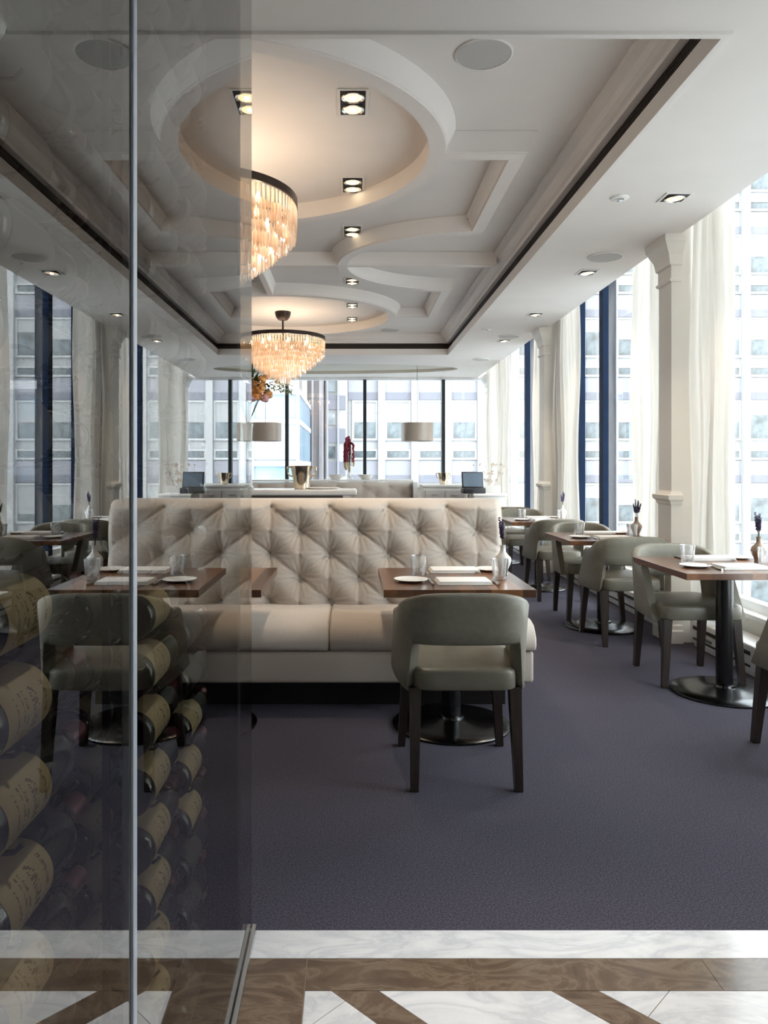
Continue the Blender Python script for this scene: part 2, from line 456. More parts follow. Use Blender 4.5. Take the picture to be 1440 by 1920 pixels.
# coffer sides and field
def rectloop(s, z): return [(CX0+s, CY0+s, z), (CX1-s, CY0+s, z), (CX1-s, CY1-s, z), (CX0+s, CY1-s, z)]
loft(bm, [rectloop(0, ZS), rectloop(0, ZS+.083), rectloop(-.05, ZS+.083)], cap0=False, cap1=False)
loft(bm, [rectloop(-.05, ZS+.165), rectloop(.0, ZS+.165), rectloop(.028, ZS+.165), rectloop(.028, ZS+.195), rectloop(.05, ZS+.205),
          rectloop(.07, ZS+.225), rectloop(.085, ZS+.26), rectloop(.115, ZS+.28), rectloop(.125, ZS+.285), rectloop(.125, ZF)], cap0=False, cap1=True)
struct('ceiling', bm, M['ceiling'])
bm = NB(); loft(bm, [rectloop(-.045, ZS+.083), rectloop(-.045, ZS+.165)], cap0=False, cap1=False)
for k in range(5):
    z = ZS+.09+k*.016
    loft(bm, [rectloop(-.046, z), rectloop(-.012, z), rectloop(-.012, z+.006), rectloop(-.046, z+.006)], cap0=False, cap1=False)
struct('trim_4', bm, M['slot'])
bm = NB(); sweep_xy(bm, [(CX0, CY0), (CX1, CY0), (CX1, CY1), (CX0, CY1)], [(.0, ZS), (.0, ZS-.012), (.03, ZS-.012), (.035, ZS)], closed=True)
struct('trim_5', bm, M['ceiling'])
# plaster ribs
RP = [(-.05, ZF), (-.05, ZR), (.05, ZR), (.05, ZR+.01), (.058, ZR+.012), (.066, ZR+.05), (.09, ZR+.085), (.11, ZF)]
RS = [(-.10, ZF), (-.08, ZR+.085), (-.058, ZR+.05), (-.054, ZR+.012), (-.048, ZR+.01), (-.045, ZR), (.045, ZR), (.048, ZR+.01), (.054, ZR+.012), (.058, ZR+.05), (.08, ZR+.085), (.10, ZF)]
RC1, RC2, AX, AY = 4.63, 9.66, 1.43, 1.285
YM = (RC1+RC2)/2
bm = NB()
for yc in (RC1, RC2):
    sweep_xy(bm, [(XC+AX*math.cos(-2*PI*k/120), yc+AY*math.sin(-2*PI*k/120)) for k in range(120)], [(-o, z) for o, z in RP], closed=True)
def mx(x): return 2*XC-x
arc = []
a_x, a_sx, a_sy, xe = 1.2, 1.286, 1.02, 1.03
ang0 = math.acos((xe-a_x)/a_sx)          # >90deg
for k in range(49):
    a = ang0+(2*PI-2*ang0)*k/48
    arc.append((a_x+a_sx*math.cos(a), YM-a_sy*math.sin(a)))
path = [(XC+AX, RC1), (xe, RC1)] + arc + [(xe, RC2), (XC+AX, RC2)]
for side in (0, 1):
    p = path if side == 0 else [(mx(x), y) for x, y in path]
    sweep_xy(bm, p, [(o, z-.0012) for o, z in RS])
sweep_xy(bm, [(CX0+.1, YM), (CX1-.1, YM)], [(o*.65, z-.0024) for o, z in RS])
sweep_xy(bm, [(XC, RC1+AY), (XC, RC2-AY)], [(o*.65, z-.0036) for o, z in RS])
struct('trim_6', bm, M['ceiling'], smooth=35)

# window-side columns
COLP = [(0, .035), (.09, .035), (.10, .025), (.13, .022), (.135, .004), (1.03, .004), (1.04, .012), (1.06, .016), (1.075, .035), (1.105, .038), (1.11, .02), (1.13, .004), (1.14, 0),
        (ZS-.34, 0), (ZS-.335, .014), (ZS-.315, .018), (ZS-.31, .004), (ZS-.22, .004), (ZS-.21, .018), (ZS-.17, .024), (ZS-.14, .03), (ZS-.10, .05), (ZS-.06, .068), (ZS-.05, .075), (ZS-.01, .078), (ZS, .078)]
for i, (y0, y1) in enumerate(((1.86, 2.10), (5.60, 5.83), (9.30, 9.53))):
    bm = NB(); rect_loft(bm, 2.40, 2.475, y0, y1, COLP, gx1=0); bx(bm, 2.475, 2.78, y0+.01, y1-.01, 0, ZS+.5)
    struct('trim_%d' % (7+i), bm, M['plaster'])
bm = NB(); rect_loft(bm, 2.56, 2.80, 13.95, 14.3, COLP); struct('trim_10', bm, M['plaster'])

# right wall under the windows, head, and lobby side
bm = NB(); bx(bm, XW-.03, XW+.12, -3.4, YB+.2, -.12, .30); bx(bm, XW-.03, XW+.12, -3.4, YB+.2, ZS+.42, ZS+.62)
bx(bm, XW-.03, XW+.12, -3.4, 1.9, .30, ZS+.42)
struct('wall_right', bm, M['wall'])
bm = NB(); bx(bm, XW-.09, XW+.02, 2.1, 14.0, .30, .335, bev=.006); struct('trim_11', bm, M['sill'])
bm = NB(); bx(bm, XL-.15, XL, YE, YB+.2, -.12, ZS+.6); struct('wall_left', bm, M['wall'])
bm = NB(); bx(bm, XL, XW+.1, YB, YB+.15, -.12, .92); struct('wall_back', bm, M['wall'])
bm = NB(); bx(bm, XL, XW+.1, YB-.14, YB, .92, .955, bev=.005); struct('trim_12', bm, M['trimwhite'])
bm = NB(); bx(bm, GX-1.6, XW+.1, -3.55, -3.4, -.12, ZS+.1); struct('wall_lobby', bm, M['wall'])
bm = NB(); bx(bm, XL-.15, -.721, 2.0, YE, -.12, ZS+.6); struct('wall_front', bm, M['wall'])
bm = NB(); bx(bm, 1.32, 2.40, 1.93, YE, 0, ZS-.001); struct('wall_entry', bm, M['wall'])

# right windows : frame bars + mullion + pane per bay
def side_window(n, y0, y1, ymul):
    z0, z1 = .335, ZS+.42
    bm = NB()
    for a, b in ((y0, y0+.07), (y1-.07, y1)): bx(bm, XW, XW+.08, a, b, z0, z1)
    bx(bm, XW, XW+.08, y0+.07, y1-.07, z0, z0+.06); bx(bm, XW, XW+.08, y0+.07, y1-.07, z1-.06, z1)
    w = struct('window_%d' % n, bm, M['framewhite'])
    for ym in ymul:
        bm = NB(); bx(bm, XW-.005, XW+.15, ym, ym+.11, z0+.001, z1, bev=.004); obj('mullion', bm, M['navy'], w)
    bm = NB(); bx(bm, XW+.03, XW+.042, y0+.07, y1-.07, z0+.06, z1-.06); obj('pane', bm, M['pane'], w)
    return w
side_window(1, 2.12, 5.58, (3.9,)); side_window(2, 5.85, 9.28, (8.17,)); side_window(3, 9.55, 13.95, (11.75,))

# dark jamb beside the second column
bm = NB(); bx(bm, XW-.06, XW+.1, 9.10, 9.27, .336, ZS+.41); obj('jamb', bm, M['navy'], bpy.data.objects['window_2'])

# back windows
bm = NB()
bx(bm, XL, 2.56, YB, YB+.1, .955, 1.0); bx(bm, XL, 2.56, YB, YB+.1, ZS-.05, ZS+.1)
w = struct('window_5', bm, M['framewhite'])
for xm in (-4.25, -2.75, -1.245, .257, 1.77):
    bm = NB(); bx(bm, xm-.032, xm+.032, YB-.05, YB+.10, 1.0, ZS-.05, bev=.004); obj('mullion', bm, M['darkframe'], w)
bm = NB(); bx(bm, XL, 2.56, YB+.04, YB+.05, 1.0, ZS-.05); obj('pane', bm, M['pane'], w)

# ------------------------------------------------------------------ glass partition and floor channel
def glass_sheet(y0, y1, label):
    bm = NB(); bx(bm, GX-.012, GX, y0, y1, .012, ZS-.004)
    return tag(obj('glass_partition', bm, M['partition']), label, 'glass panel', None)
glass_sheet(-1.2, .962, 'clear floor-to-ceiling glass sheet of the wine cellar left of the upright seam')
glass_sheet(.980, YE, 'clear floor-to-ceiling glass sheet of the wine cellar ending beside the banquette sofa')
bm = NB(); bx(bm, GX-.013, GX+.0035, .962, .980, .012, ZS-.004, bev=.003); tag(obj('joint_seam', bm, M['silicone']), 'slim pale blue upright seam joining the two cellar glass sheets', 'seam')
bm = NB()
for x0, x1 in ((GX-.026, GX-.013), (GX+.001, GX+.014)): bx(bm, x0, x1, -1.2, YE+.004, .001, .018, bev=.002)
bx(bm, GX-.026, GX+.014, -1.2, YE+.004, .001, .005)
tag(obj('floor_channel', bm, M['chrome']), 'chrome floor channel holding the cellar glass on the marble', 'channel')

# ------------------------------------------------------------------ wine cellar
bm = NB(); bx(bm, -.80, -.72, -3.4, 2.0, -.1, ZS+.02); struct('wall_cellar', bm, M['cellar'])
bm = NB(); bx(bm, -.72, GX-.03, 2.06, 2.11, -.1, ZS-.002)
bx(bm, -.72, GX-.03, -1.30, -1.25, -.1, ZS-.002); struct('wall_cellar_end', bm, M['cellar'])
bm = NB(); bx(bm, -.72, GX-.03, -1.3, 2.06, -.12, .002); struct('floor.003', bm, M['cellar'])

bt = thing('wine_bottle', 'x', 'bottle')
bm = NB(); lathe(bm, [(.020, .006), (.030, .001), (.0355, 0), (.0375, .004), (.038, .012), (.038, .185), (.0365, .20), (.030, .218), (.0195, .234), (.0150, .248), (.0140, .270)], n=28, axis='Y', cap1=True)
obj('bottle_body', bm, M['bottle'], bt, smooth=40)
bm = NB(); lathe(bm, [(.0146, .245), (.0148, .285), (.0160, .287), (.0160, .297), (.0135, .300)], n=20, axis='Y', cap0=False); obj('capsule', bm, M['foil'], bt, smooth=40)
bm = NB()
loops = []
for h in (.022, .024, .050, .080, .110, .124, .126):
    loops.append([(.0384*math.cos(a), h, .0384*math.sin(a)) for a in [math.radians(-105+210*k/28) for k in range(29)]])
loft(bm, loops, closed=False); obj('paper_label', bm, M['label'], bt, smooth=60)
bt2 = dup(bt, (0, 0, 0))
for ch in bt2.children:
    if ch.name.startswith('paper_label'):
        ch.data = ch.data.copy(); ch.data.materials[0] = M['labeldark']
ORD = ['lowest', 'second', 'third', 'fourth', 'fifth', 'sixth', 'seventh', 'eighth', 'ninth', 'tenth', 'eleventh', 'twelfth', 'thirteenth', 'fourteenth', 'fifteenth', 'sixteenth', 'seventeenth', 'eighteenth', 'nineteenth', 'twentieth', 'twenty-first', 'twenty-second', 'twenty-third', 'twenty-fourth', 'twenty-fifth']
COLS = [(.705, -.370, .64, 1.80, 'rack column nearest the camera'), (1.244, -.370, .34, 2.15, 'rack column just past the glass seam'),
        (1.528, -.370, .14, 2.35, 'rack column nearest the sofa'), (1.258, -.480, .34, 2.15, 'row hidden behind the middle rack column')]
first = True; first2 = True
for ci, (yb, xb, zlo, zhi, cname) in enumerate(COLS):
    zs = [.967+.0985*k for k in range(-9, 16) if zlo <= .967+.0985*k <= zhi]
    # rack for this column
    rk = thing('wine_rack', 'slim dark metal pegged rack holding the bottles of the ' + cname.replace('rack ', ''), 'rack', (xb, yb, 0), 0, 'cellar wine racks')
    for ly in (.055, .205):
        bm = NB(); bx(bm, -.062, -.050, ly-.006, ly+.006, .003, ZS-.01); obj('post', bm, M['rackmetal'], rk)
    pegm = None
    for z in zs:
        for ly in (.055, .205):
            if pegm is None:
                bm = NB(); tube(bm, [(-.052, 0, -.0412), (.0, 0, -.0412), (.027, 0, -.0395), (.036, 0, -.031)], .0031, 6)
                pegm = obj('peg', bm, M['rackmetal'], rk, loc=(0, ly, z))
            else:
                p = pegm.copy(); COL.objects.link(p); p.parent = rk; p.location = (0, ly, z)
    for i, z in enumerate(zs):
        lab = 'dark cream-labelled bottle, %s from the floor in the %s' % (ORD[i], cname)
        if ORD[i] == 'lowest': lab = 'dark cream-labelled bottle lying lowest in the ' + cname
        r = random.uniform(-.25, .25)
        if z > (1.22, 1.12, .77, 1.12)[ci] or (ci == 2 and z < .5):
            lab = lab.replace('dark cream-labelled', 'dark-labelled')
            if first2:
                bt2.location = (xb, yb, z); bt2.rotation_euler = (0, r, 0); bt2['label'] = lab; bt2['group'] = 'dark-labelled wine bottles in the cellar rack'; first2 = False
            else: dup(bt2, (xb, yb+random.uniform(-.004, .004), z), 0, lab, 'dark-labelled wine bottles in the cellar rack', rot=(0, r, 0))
            continue
        if first:
            bt.location = (xb, yb, z); bt.rotation_euler = (0, r, 0); bt['label'] = lab; bt['group'] = 'wine bottles in the cellar rack'; first = False
        else:
            dup(bt, (xb, yb+random.uniform(-.004, .004), z), 0, lab, 'wine bottles in the cellar rack', rot=(0, r, 0))

# ------------------------------------------------------------------ chair
def make_chair():
    t = thing('dining_chair', 'x', 'chair')
    # seat
    bm = NB()
    loops = []
    def sect(z, g, crown=0):
        pts = []
        for k in range(48):
            a = 2*PI*k/48; c, s = math.cos(a), math.sin(a); n = 7
            ux = math.copysign(abs(c)**(2/n), c); uy = math.copysign(abs(s)**(2/n), s)
            hw = (.235+.018*uy)-g; hd = .262-g
            pts.append((ux*hw, .008+uy*hd, z))
        return pts
    loops = [sect(.405, .012), sect(.410, .002), sect(.42, 0), sect(.474, 0), sect(.484, .003), sect(.491, .010), sect(.496, .03), sect(.500, .09), sect(.502, .16), sect(.502, .22)]
    loft(bm, loops); obj('seat', bm, M['leather'], t, smooth=40)
    # wrapped back
    bm = NB(); loops = []; NPH = 100
    a_, b_, n_ = .283, .305, 3.6
    def plan(phi, off):
        c, s = math.cos(phi), math.sin(phi)
        x = math.copysign(abs(c)**(2/n_), c)*(a_-off); y = -(abs(s)**(2/n_))*(b_-off)+.035
        return x, y
    for i in range(NPH+1):
        phi = PI*i/NPH
        u = abs(i/NPH-.5)*2           # 0 centre back .. 1 wing front
        sm = lambda t: max(0, min(1, t))**2*(3-2*max(0, min(1, t)))
        zt = .810-.085*min(u, .75)**2-.06*sm((u-.72)/.28)
        zb = .598-.205*sm((u-.43)/.10)
        zb += .0 if u < .9 else .0
        th = .046
        lean = lambda z: -.035*(z-.4)/.4*(1-sm((u-.5)/.5)*.7)
        pts = []
        prof = [(0, zb+.010), (0, zt-.016), (.006, zt-.005), (.016, zt), (th-.016, zt), (th-.006, zt-.005), (th, zt-.016), (th, zb+.010), (th-.008, zb), (.008, zb)]
        # add mid points
        full = [prof[0]] + [(0, zb+.01+(zt-.026-zb)*q/4) for q in (1, 2, 3)] + prof[1:7] + [(th, zt-.016-(zt-.026-zb)*q/4) for q in (1, 2, 3)] + prof[7:]
        for off, z in full:
            x, y = plan(phi, off)
            y += sm((u-.52)/.48)*(.155-(z-.4)/.3*.175)
            pts.append((x, y+lean(z), z))
        loops.append(pts)
    loft(bm, loops); obj('backrest', bm, M['chairback'], t, smooth=50)
    # legs
    for sx in (-1, 1):
        for (xt, yt, xb_, yb_, nm) in ((.205*sx, .215, .232*sx, .245, 'f'), (.205*sx, -.205, .212*sx, -.250, 'r')):
            bm = NB()
            def sq(x, y, z, h): return [(x-h, y-h, z), (x+h, y-h, z), (x+h, y+h, z), (x-h, y+h, z)]
            loft(bm, [sq(xb_, yb_, 0, .0150), sq(xb_, yb_, .006, .0165), sq(xt, yt, .412, .0245)]); obj('leg', bm, M['legwood'], t)
    return t
chair = make_chair()
CH = [(.468, 3.29, 0, 'olive-grey chair at the sofa table, back to the viewer, all four legs showing'),
      (2.165, 3.33, 0, 'olive-grey chair cut by the right edge of the photo, back to the viewer'),
      (2.10, 4.70, PI, 'olive-grey chair behind the nearest window table, facing the viewer'),
      (2.07, 5.72, 0, 'olive-grey chair with its back to the viewer at the second window table'),
      (2.08, 6.60, PI, 'olive-grey chair facing the viewer behind the second window table'),
      (2.05, 7.56, 0, 'small olive-grey chair, back to the viewer, at the third window table'),
      (2.05, 8.86, PI, 'small olive-grey chair facing the viewer behind the third window table'),
      (2.05, 9.75, 0, 'farthest olive-grey chair in the window row, back to the viewer')]
for i, (x, y, rz, lab) in enumerate(CH):
    if i == 0:
        chair.location = (x, y, 0); chair['label'] = lab; chair['group'] = 'olive-grey dining chairs'
    else: dup(chair, (x, y, 0), rz, lab, 'olive-grey dining chairs')

# ------------------------------------------------------------------ tables
def make_table():
    t = thing('pedestal_table', 'x', 'table')
    bm = NB(); bx(bm, -.36, .36, -.385, .385, .703, .740, bev=.0025); obj('tabletop', bm, M['wood'], t)
    bm = NB(); bx(bm, -.16, .16, -.235, .085, .693, .7025); obj('mounting_plate', bm, M['poleblack'], t)
    bm = NB(); lathe(bm, [(.047, .045), (.047, .694)], c=(0, -.075, 0), n=28); obj('pole', bm, M['poleblack'], t, smooth=40)
    bm = NB(); lathe(bm, [(.298, .0), (.300, .004), (.300, .010), (.292, .016), (.20, .024), (.10, .032), (.066, .040), (.062, .052), (.050, .056)], c=(0, -.075, 0), n=56); obj('base', bm, M['tablemetal'], t, smooth=40)
    return t
table = make_table()
TB = [(.512, 3.90, 'walnut pedestal table set for two before the tufted sofa, chair tucked at its front'),
      (-.785, 3.90, 'walnut table before the sofa, only its corner showing past the glass edge'),
      (2.18, 4.44, 'walnut pedestal table nearest the viewer in the row along the windows'),
      (2.07, 6.22, 'walnut pedestal table second in the row along the windows'),
      (2.04, 8.20, 'walnut pedestal table third in the row along the windows'),
      (2.04, 10.40, 'walnut pedestal table farthest in the row along the windows')]
for i, (x, y, lab) in enumerate(TB):
    if i == 0: table.location = (x, y, 0); table['label'] = lab; table['group'] = 'walnut pedestal tables'
    else: dup(table, (x, y, 0), 0, lab, 'walnut pedestal tables')

# ------------------------------------------------------------------ table settings
ZT = .7402
bm = NB(); lathe(bm, [(.045, 0), (.055, .001), (.066, .006), (.084, .012), (.0865, .0135), (.085, .0150), (.066, .0095), (.052, .0055), (.001, .005)], n=40)
plate = tag(obj('side_plate', bm, M['porcelain'], smooth=50), 'x', 'plate')
# folded napkin
bm = NB()
for k in range(4):
    bx(bm, -.135+.003*k, .135-.002*k, -.088+.002*k, .088-.0025*k, .0045*k, .0045*k+.0042, bev=.0018)
napkin = tag(obj('folded_napkin', bm, M['napkin'], smooth=50), 'x', 'napkin')
# fork
bm = NB()
tube(bm, [(0, -.098, .004), (0, -.05, .0045), (0, .0, .006), (0, .035, .007), (0, .05, .006)], [.0045, .0042, .0028, .0026, .004], 8)
bx(bm, -.011, .011, .048, .068, .003, .006, bev=.001)
for sx in (-.0092, -.0031, .0031, .0092): bx(bm, sx-.0016, sx+.0016, .066, .100, .0035, .006, bev=.0006)
fork = tag(obj('fork', bm, M['silver'], smooth=50), 'x', 'fork')
bm = NB()
tube(bm, [(0, -.105, .005), (0, -.06, .006), (0, -.01, .005)], [.0055, .006, .0048], 8)
loft(bm, [[(-.007, -.012, .0035), (.007, -.012, .0035), (.007, -.012, .006), (-.007, -.012, .006)], [(-.010, .04, .0015), (.008, .04, .0015), (.008, .04, .003), (-.010, .04, .003)],
          [(-.006, .100, .001), (.008, .100, .001), (.008, .100, .0022), (-.006, .100, .0022)], [(.004, .112, .001), (.008, .112, .001), (.008, .112, .002), (.004, .112, .002)]])
knife = tag(obj('knife', bm, M['silver'], smooth=40), 'x', 'knife')
fork.scale = (1.4, 1.08, 1.5); knife.scale = (1.4, 1.05, 1.5)
# fluted tumbler
def fl(r, z, amp=0.0): return [((r+amp*math.cos(16*a))*math.cos(a), (r+amp*math.cos(16*a))*math.sin(a), z) for a in [2*PI*k/64 for k in range(64)]]
bm = NB()
loft(bm, [fl(.033, 0), fl(.0355, .002), fl(.0365, .02, .0006), fl(.040, .07, .0009), fl(.0425, .095, .0003), fl(.0435, .108), fl(.0418, .108), fl(.0405, .095), fl(.0375, .06), fl(.034, .018), fl(.030, .014), fl(.002, .014)])
tumbler = tag(obj('water_tumbler', bm, M['tumbler'], smooth=60), 'x', 'glass')
# bud vase with lavender
def make_vase(mat):
    v = thing('bud_vase', 'x', 'vase')
    bm = NB(); lathe(bm, [(.020, 0), (.028, .002), (.024, .012), (.028, .03), (.040, .055), (.046, .075), (.042, .092), (.026, .108), (.016, .122), (.013, .14), (.014, .152), (.017, .158), (.0135, .158), (.0115, .150), (.010, .135), (.012, .12)], n=32)
    obj('vase_body', bm, mat, v, smooth=60)
    rnd = random.Random(3)
    bs = NB(); bl = NB()
    for k in range(7):
        a = rnd.uniform(0, 2*PI); sp = rnd.uniform(.008, .035); h = rnd.uniform(.24, .30)
        p0 = Vector((0, 0, .10)); p1 = Vector((math.cos(a)*sp*.4, math.sin(a)*sp*.4, .19)); p2 = Vector((math.cos(a)*sp, math.sin(a)*sp, h))
        tube(bs, [p0, p1, p2], .0012, 5)
        for q in range(9):
            f = q/8; c = p1.lerp(p2, .15+.9*f)
            for w in range(3):
                aa = w*2.1+q*.7; r = .0062*(1-.4*f)
                cc = c+Vector((math.cos(aa)*.0045, math.sin(aa)*.0045, rnd.uniform(-.003, .003)))
                bmesh.ops.create_icosphere(bl, subdivisions=1, radius=r, matrix=Matrix.Translation(cc) @ Matrix.Diagonal((.8, .8, 1.3, 1)))
    obj('stems', bs, M['stem'], v); obj('lavender', bl, M['lavender'], v, smooth=80)
    return v
vA = make_vase(M['vasewhite']); vB = make_vase(M['vasebronze'])
SET = [  # kind, local x, local y, rz, word
    ('plate', -.212, -.125, 0, 'front'), ('plate', .262, .262, 0, 'back'),
    ('napkin', .045, -.165, .02, 'front'), ('napkin', .055, .235, .01, 'back'),
    ('fork', -.118, -.165, .05, 'front'), ('knife', .205, -.175, -.04, 'front'),
    ('knife', -.105, .235, PI+.05, 'back'), ('fork', .178, .25, PI-.04, 'back'),
    ('tumbler', -.155, .07, 0, 'back'), ('tumbler', .248, -.075, 0, 'front')]
PROTO = {'plate': plate, 'napkin': napkin, 'fork': fork, 'knife': knife, 'tumbler': tumbler}
used = set()
WORD = {('plate', 'front'): 'small white side plate at the front left of the %s', ('plate', 'back'): 'small white side plate at the back right of the %s',
        ('napkin', 'front'): 'white folded napkin at the front edge of the %s', ('napkin', 'back'): 'white folded napkin at the far edge of the %s',
        ('fork', 'front'): 'silver fork left of the front napkin on the %s', ('knife', 'front'): 'silver knife right of the front napkin on the %s',
        ('knife', 'back'): 'silver knife left of the far napkin on the %s', ('fork', 'back'): 'silver fork right of the far napkin on the %s',
        ('tumbler', 'back'): 'clear fluted tumbler standing at the left of the %s', ('tumbler', 'front'): 'clear fluted tumbler beside the bud vase on the %s'}
GRP = {'plate': 'side plates', 'napkin': 'folded napkins', 'fork': 'forks', 'knife': 'knives', 'tumbler': 'water tumblers'}
TS = [(.512, 3.90, 'sofa table', (1, 1)), (2.18, 4.44, 'nearest window table', (.97, 1)), (2.07, 6.22, 'second window table', (.97, 1)), (2.04, 8.20, 'third window table', (.97, 1))]
for ti, (tx, ty, tn, sc_) in enumerate(TS):
    for kind, lx, ly, rz, w in SET:
        if ti == 1 and kind == 'plate' and w == 'front': lx = -.20
        lab = WORD[(kind, w)] % tn
        loc = (tx+lx*sc_[0], ty+ly*sc_[1], ZT)
        if kind not in used:
            o = PROTO[kind]; o.location = loc; o.rotation_euler = (0, 0, rz); o['label'] = lab; o['group'] = GRP[kind]; used.add(kind)
        else: dup(PROTO[kind], loc, rz, lab, GRP[kind])
VS = [(vA, .815, 4.02, 'white bud vase holding a spike of lavender on the sofa table'), (vB, 2.455, 4.50, 'taupe bud vase of lavender on the nearest window table'),
      (None, 2.385, 6.25, 'taupe bud vase of lavender sprigs on the second window table'), (None, 2.33, 8.25, 'pale bud vase of dried lavender on the third window table')]
for v, x, y, lab in VS:
    if v is None:
        dup(vB if y < 7 else vA, (x, y, ZT), 1.3 if y < 7 else 2.4, lab, 'bud vases of lavender')
    else: v.location = (x, y, ZT); v['label'] = lab; v['group'] = 'bud vases of lavender'

# ------------------------------------------------------------------ tufted sofa
def tufted_back(x0, x1, yf, lean, zb, zt, thick, X0, Z0, px, pz, depth, res, mat, parent, name='backrest'):
    """button-tufted upholstered back, front toward -Y; X0,Z0 = one button, px = column pitch, pz = pitch of every second row"""
    bm = NB(); loops = []
    nx = int((x1-x0)/res)
    R = .055
    prof = []      # (y offset, z, weight of tufting)
    nz = int((zt-R-zb)/res)
    for k in range(nz+1):
        z = zb+(zt-R-zb)*k/nz; prof.append((0, z, 1.0))
    for k in range(1, 9):
        a = PI/2*k/8; prof.append((R-R*math.cos(a), zt-R+R*math.sin(a), 1.0-.75*k/8))
    ye = thick
    for k in range(0, 7):
        a = PI/2*k/6; prof.append((ye-R+R*math.sin(a), zt-R+R*math.cos(a), 0))
    prof.append((ye, zb, 0))
    def disp(x, z):
        a = (x-X0)/px; b = (z-Z0)/pz
        p, q = a+b, a-b
        cp = abs(math.sin(PI*p)); cq = abs(math.sin(PI*q))
        pi_, qi_ = round(p), round(q)
        bxx = X0+(pi_+qi_)/2*px; bz = Z0+(pi_-qi_)/2*pz
        dx, dz = x-bxx, z-bz; d = math.hypot(dx, dz)
        soft = 1.0
        for ip in (-1, 0, 1):
            for iq in (-1, 0, 1):
                ex = x-X0-(pi_+ip+qi_+iq)/2*px; ez = z-Z0-(pi_+ip-qi_-iq)/2*pz
                if pi_+ip-qi_-iq <= 0: soft *= 1-math.exp(-(ex*ex+ez*ez)/.0105)
        if z > Z0+.001:
            va = abs(math.sin(PI*a)); t = min(1, (z-Z0)/.03)
            dv = abs(a-round(a))*px
            h = .135+.54*soft+.24*(1-math.exp(-d/.026))+.09*(1-math.exp(-dv/.018))
        else:
            L_ = 1/math.hypot(1/px, 1/pz)
            dp = abs(p-pi_)*L_; dq = abs(q-qi_)*L_
            dv = abs(a-(pi_+qi_)/2)*px
            h = .12*(1-math.exp(-dp/.009))+.05*(1-math.exp(-dq/.04))+.54*soft+.24*(1-math.exp(-d/.026))+.09*(1-math.exp(-dv/.018))
        ang = math.atan2(dz, dx)
        h += .07*math.sin(ang*13+3*bxx)*math.exp(-(d/.06)**2)*min(1, d/.02)
        h += .03*math.sin(ang*23+1.7+5*bz)*math.exp(-(d/.10)**2)*min(1, d/.03)
        return h
    for i in range(nx+1):
        x = x0+(x1-x0)*i/nx
        e = min(x-x0, x1-x)
        rnd_ = 0.0 if e > .06 else .06-math.sqrt(max(0, .06**2-(.06-e)**2))
        fade = min(1, e/.05)
        pts = []
        for yo, z, w in prof:
            h = disp(x, z)*w*(.35+.65*fade) if w > 0 else 0
            y = yf+yo+lean*(z-zb)
            cy = yf+thick/2+lean*(z-zb)
            y = y-depth*h
            # round the ends
            if yo < thick/2: y = min(y+rnd_, cy)
            else: y = max(y-rnd_, cy)
            zz = z-rnd_*.5 if z > zt-R else z
            pts.append((x, y, zz))
        loops.append(pts)
    loft(bm, loops)
    return obj(name, bm, mat, parent, smooth=75)

SX0, SX1 = -2.32, .972
sofa = thing('banquette_sofa', 'long beige linen banquette sofa with high button-tufted back and black plinth', 'sofa', (0, 0, 0))
tufted_back(SX0+.04, .935, 4.535, .09, .30, 1.118, .26, .225, 1.073, .360, .282, .084, .0085, M['sofa'], sofa)
bm = NB(); bx(bm, SX0, SX1, 3.975, 4.95, .165, .336, bev=.018, seg=3); obj('seat_base', bm, M['sofa'], sofa, smooth=50)
for x0, x1 in ((-.117, SX1+.012), (-1.212, -.120), (SX0-.012, -1.215)):
    bm = NB()
    loops = []
    prof = [(4.60, .337), (3.99, .337), (3.962, .345), (3.953, .365), (3.955, .40), (3.972, .445), (4.01, .476), (4.08, .490), (4.30, .494), (4.60, .488)]
    for x, g in ((x0, .02), (x0+.004, .008), (x0+.014, 0), (x1-.014, 0), (x1-.004, .008), (x1, .02)):
        loops.append([(x, min(y+g, 4.60) if y < 4.5 else y, z-g if z > .42 else z+(g*.2)) for y, z in prof])
    loft(bm, loops); obj('seat_cushion', bm, M['sofa'], sofa, smooth=50)
bm = NB(); bx(bm, SX0+.12, .855, 4.15, 4.88, 0, .166); obj('plinth', bm, M['plinth'], sofa)
bmb = None
for r in range(5):
    z = 1.073-.141*r
    n0 = -7 if r % 2 == 0 else -7
    for k in range(-7, 3):
        x = .225+.36*k+(.18 if r % 2 else 0)
        if not SX0+.1 < x < .90: continue
        if bmb is None:
            bm = NB(); bmesh.ops.create_uvsphere(bm, u_segments=14, v_segments=8, radius=.011, matrix=Matrix.Diagonal((1, .5, 1, 1)))
            bmb = obj('button', bm, M['button'], sofa, smooth=80, loc=(x, 4.530+.09*(z-.30), z))
        else:
            q = bmb.copy(); COL.objects.link(q); q.parent = sofa; q.location = (x, 4.530+.09*(z-.30), z)

# far banquette against the back windows
bq = thing('banquette_sofa', 'distant beige tufted banquette under the back windows with a white cap rail', 'sofa', (0, 0, 0))
tufted_back(-3.2, 1.02, 12.55, .06, .30, 1.055, .24, .19, .985, .44, .30, .06, .02, M['sofa'], bq)
bm = NB(); bx(bm, -3.2, 1.02, 11.95, 12.9, .12, .47, bev=.02); obj('seat_base', bm, M['sofa'], bq, smooth=50)
bm = NB(); bx(bm, -3.1, .95, 12.1, 12.8, 0, .121); obj('plinth', bm, M['plinth'], bq)
bm = NB(); bx(bm, -3.25, 1.06, 12.66, 12.94, 1.064, 1.10, bev=.006); obj('cap_rail', bm, M['trimwhite'], bq)
bm = NB(); bx(bm, 1.03, 1.10, 12.4, 12.95, 0, 1.063); obj('end_post', bm, M['trimwhite'], bq)

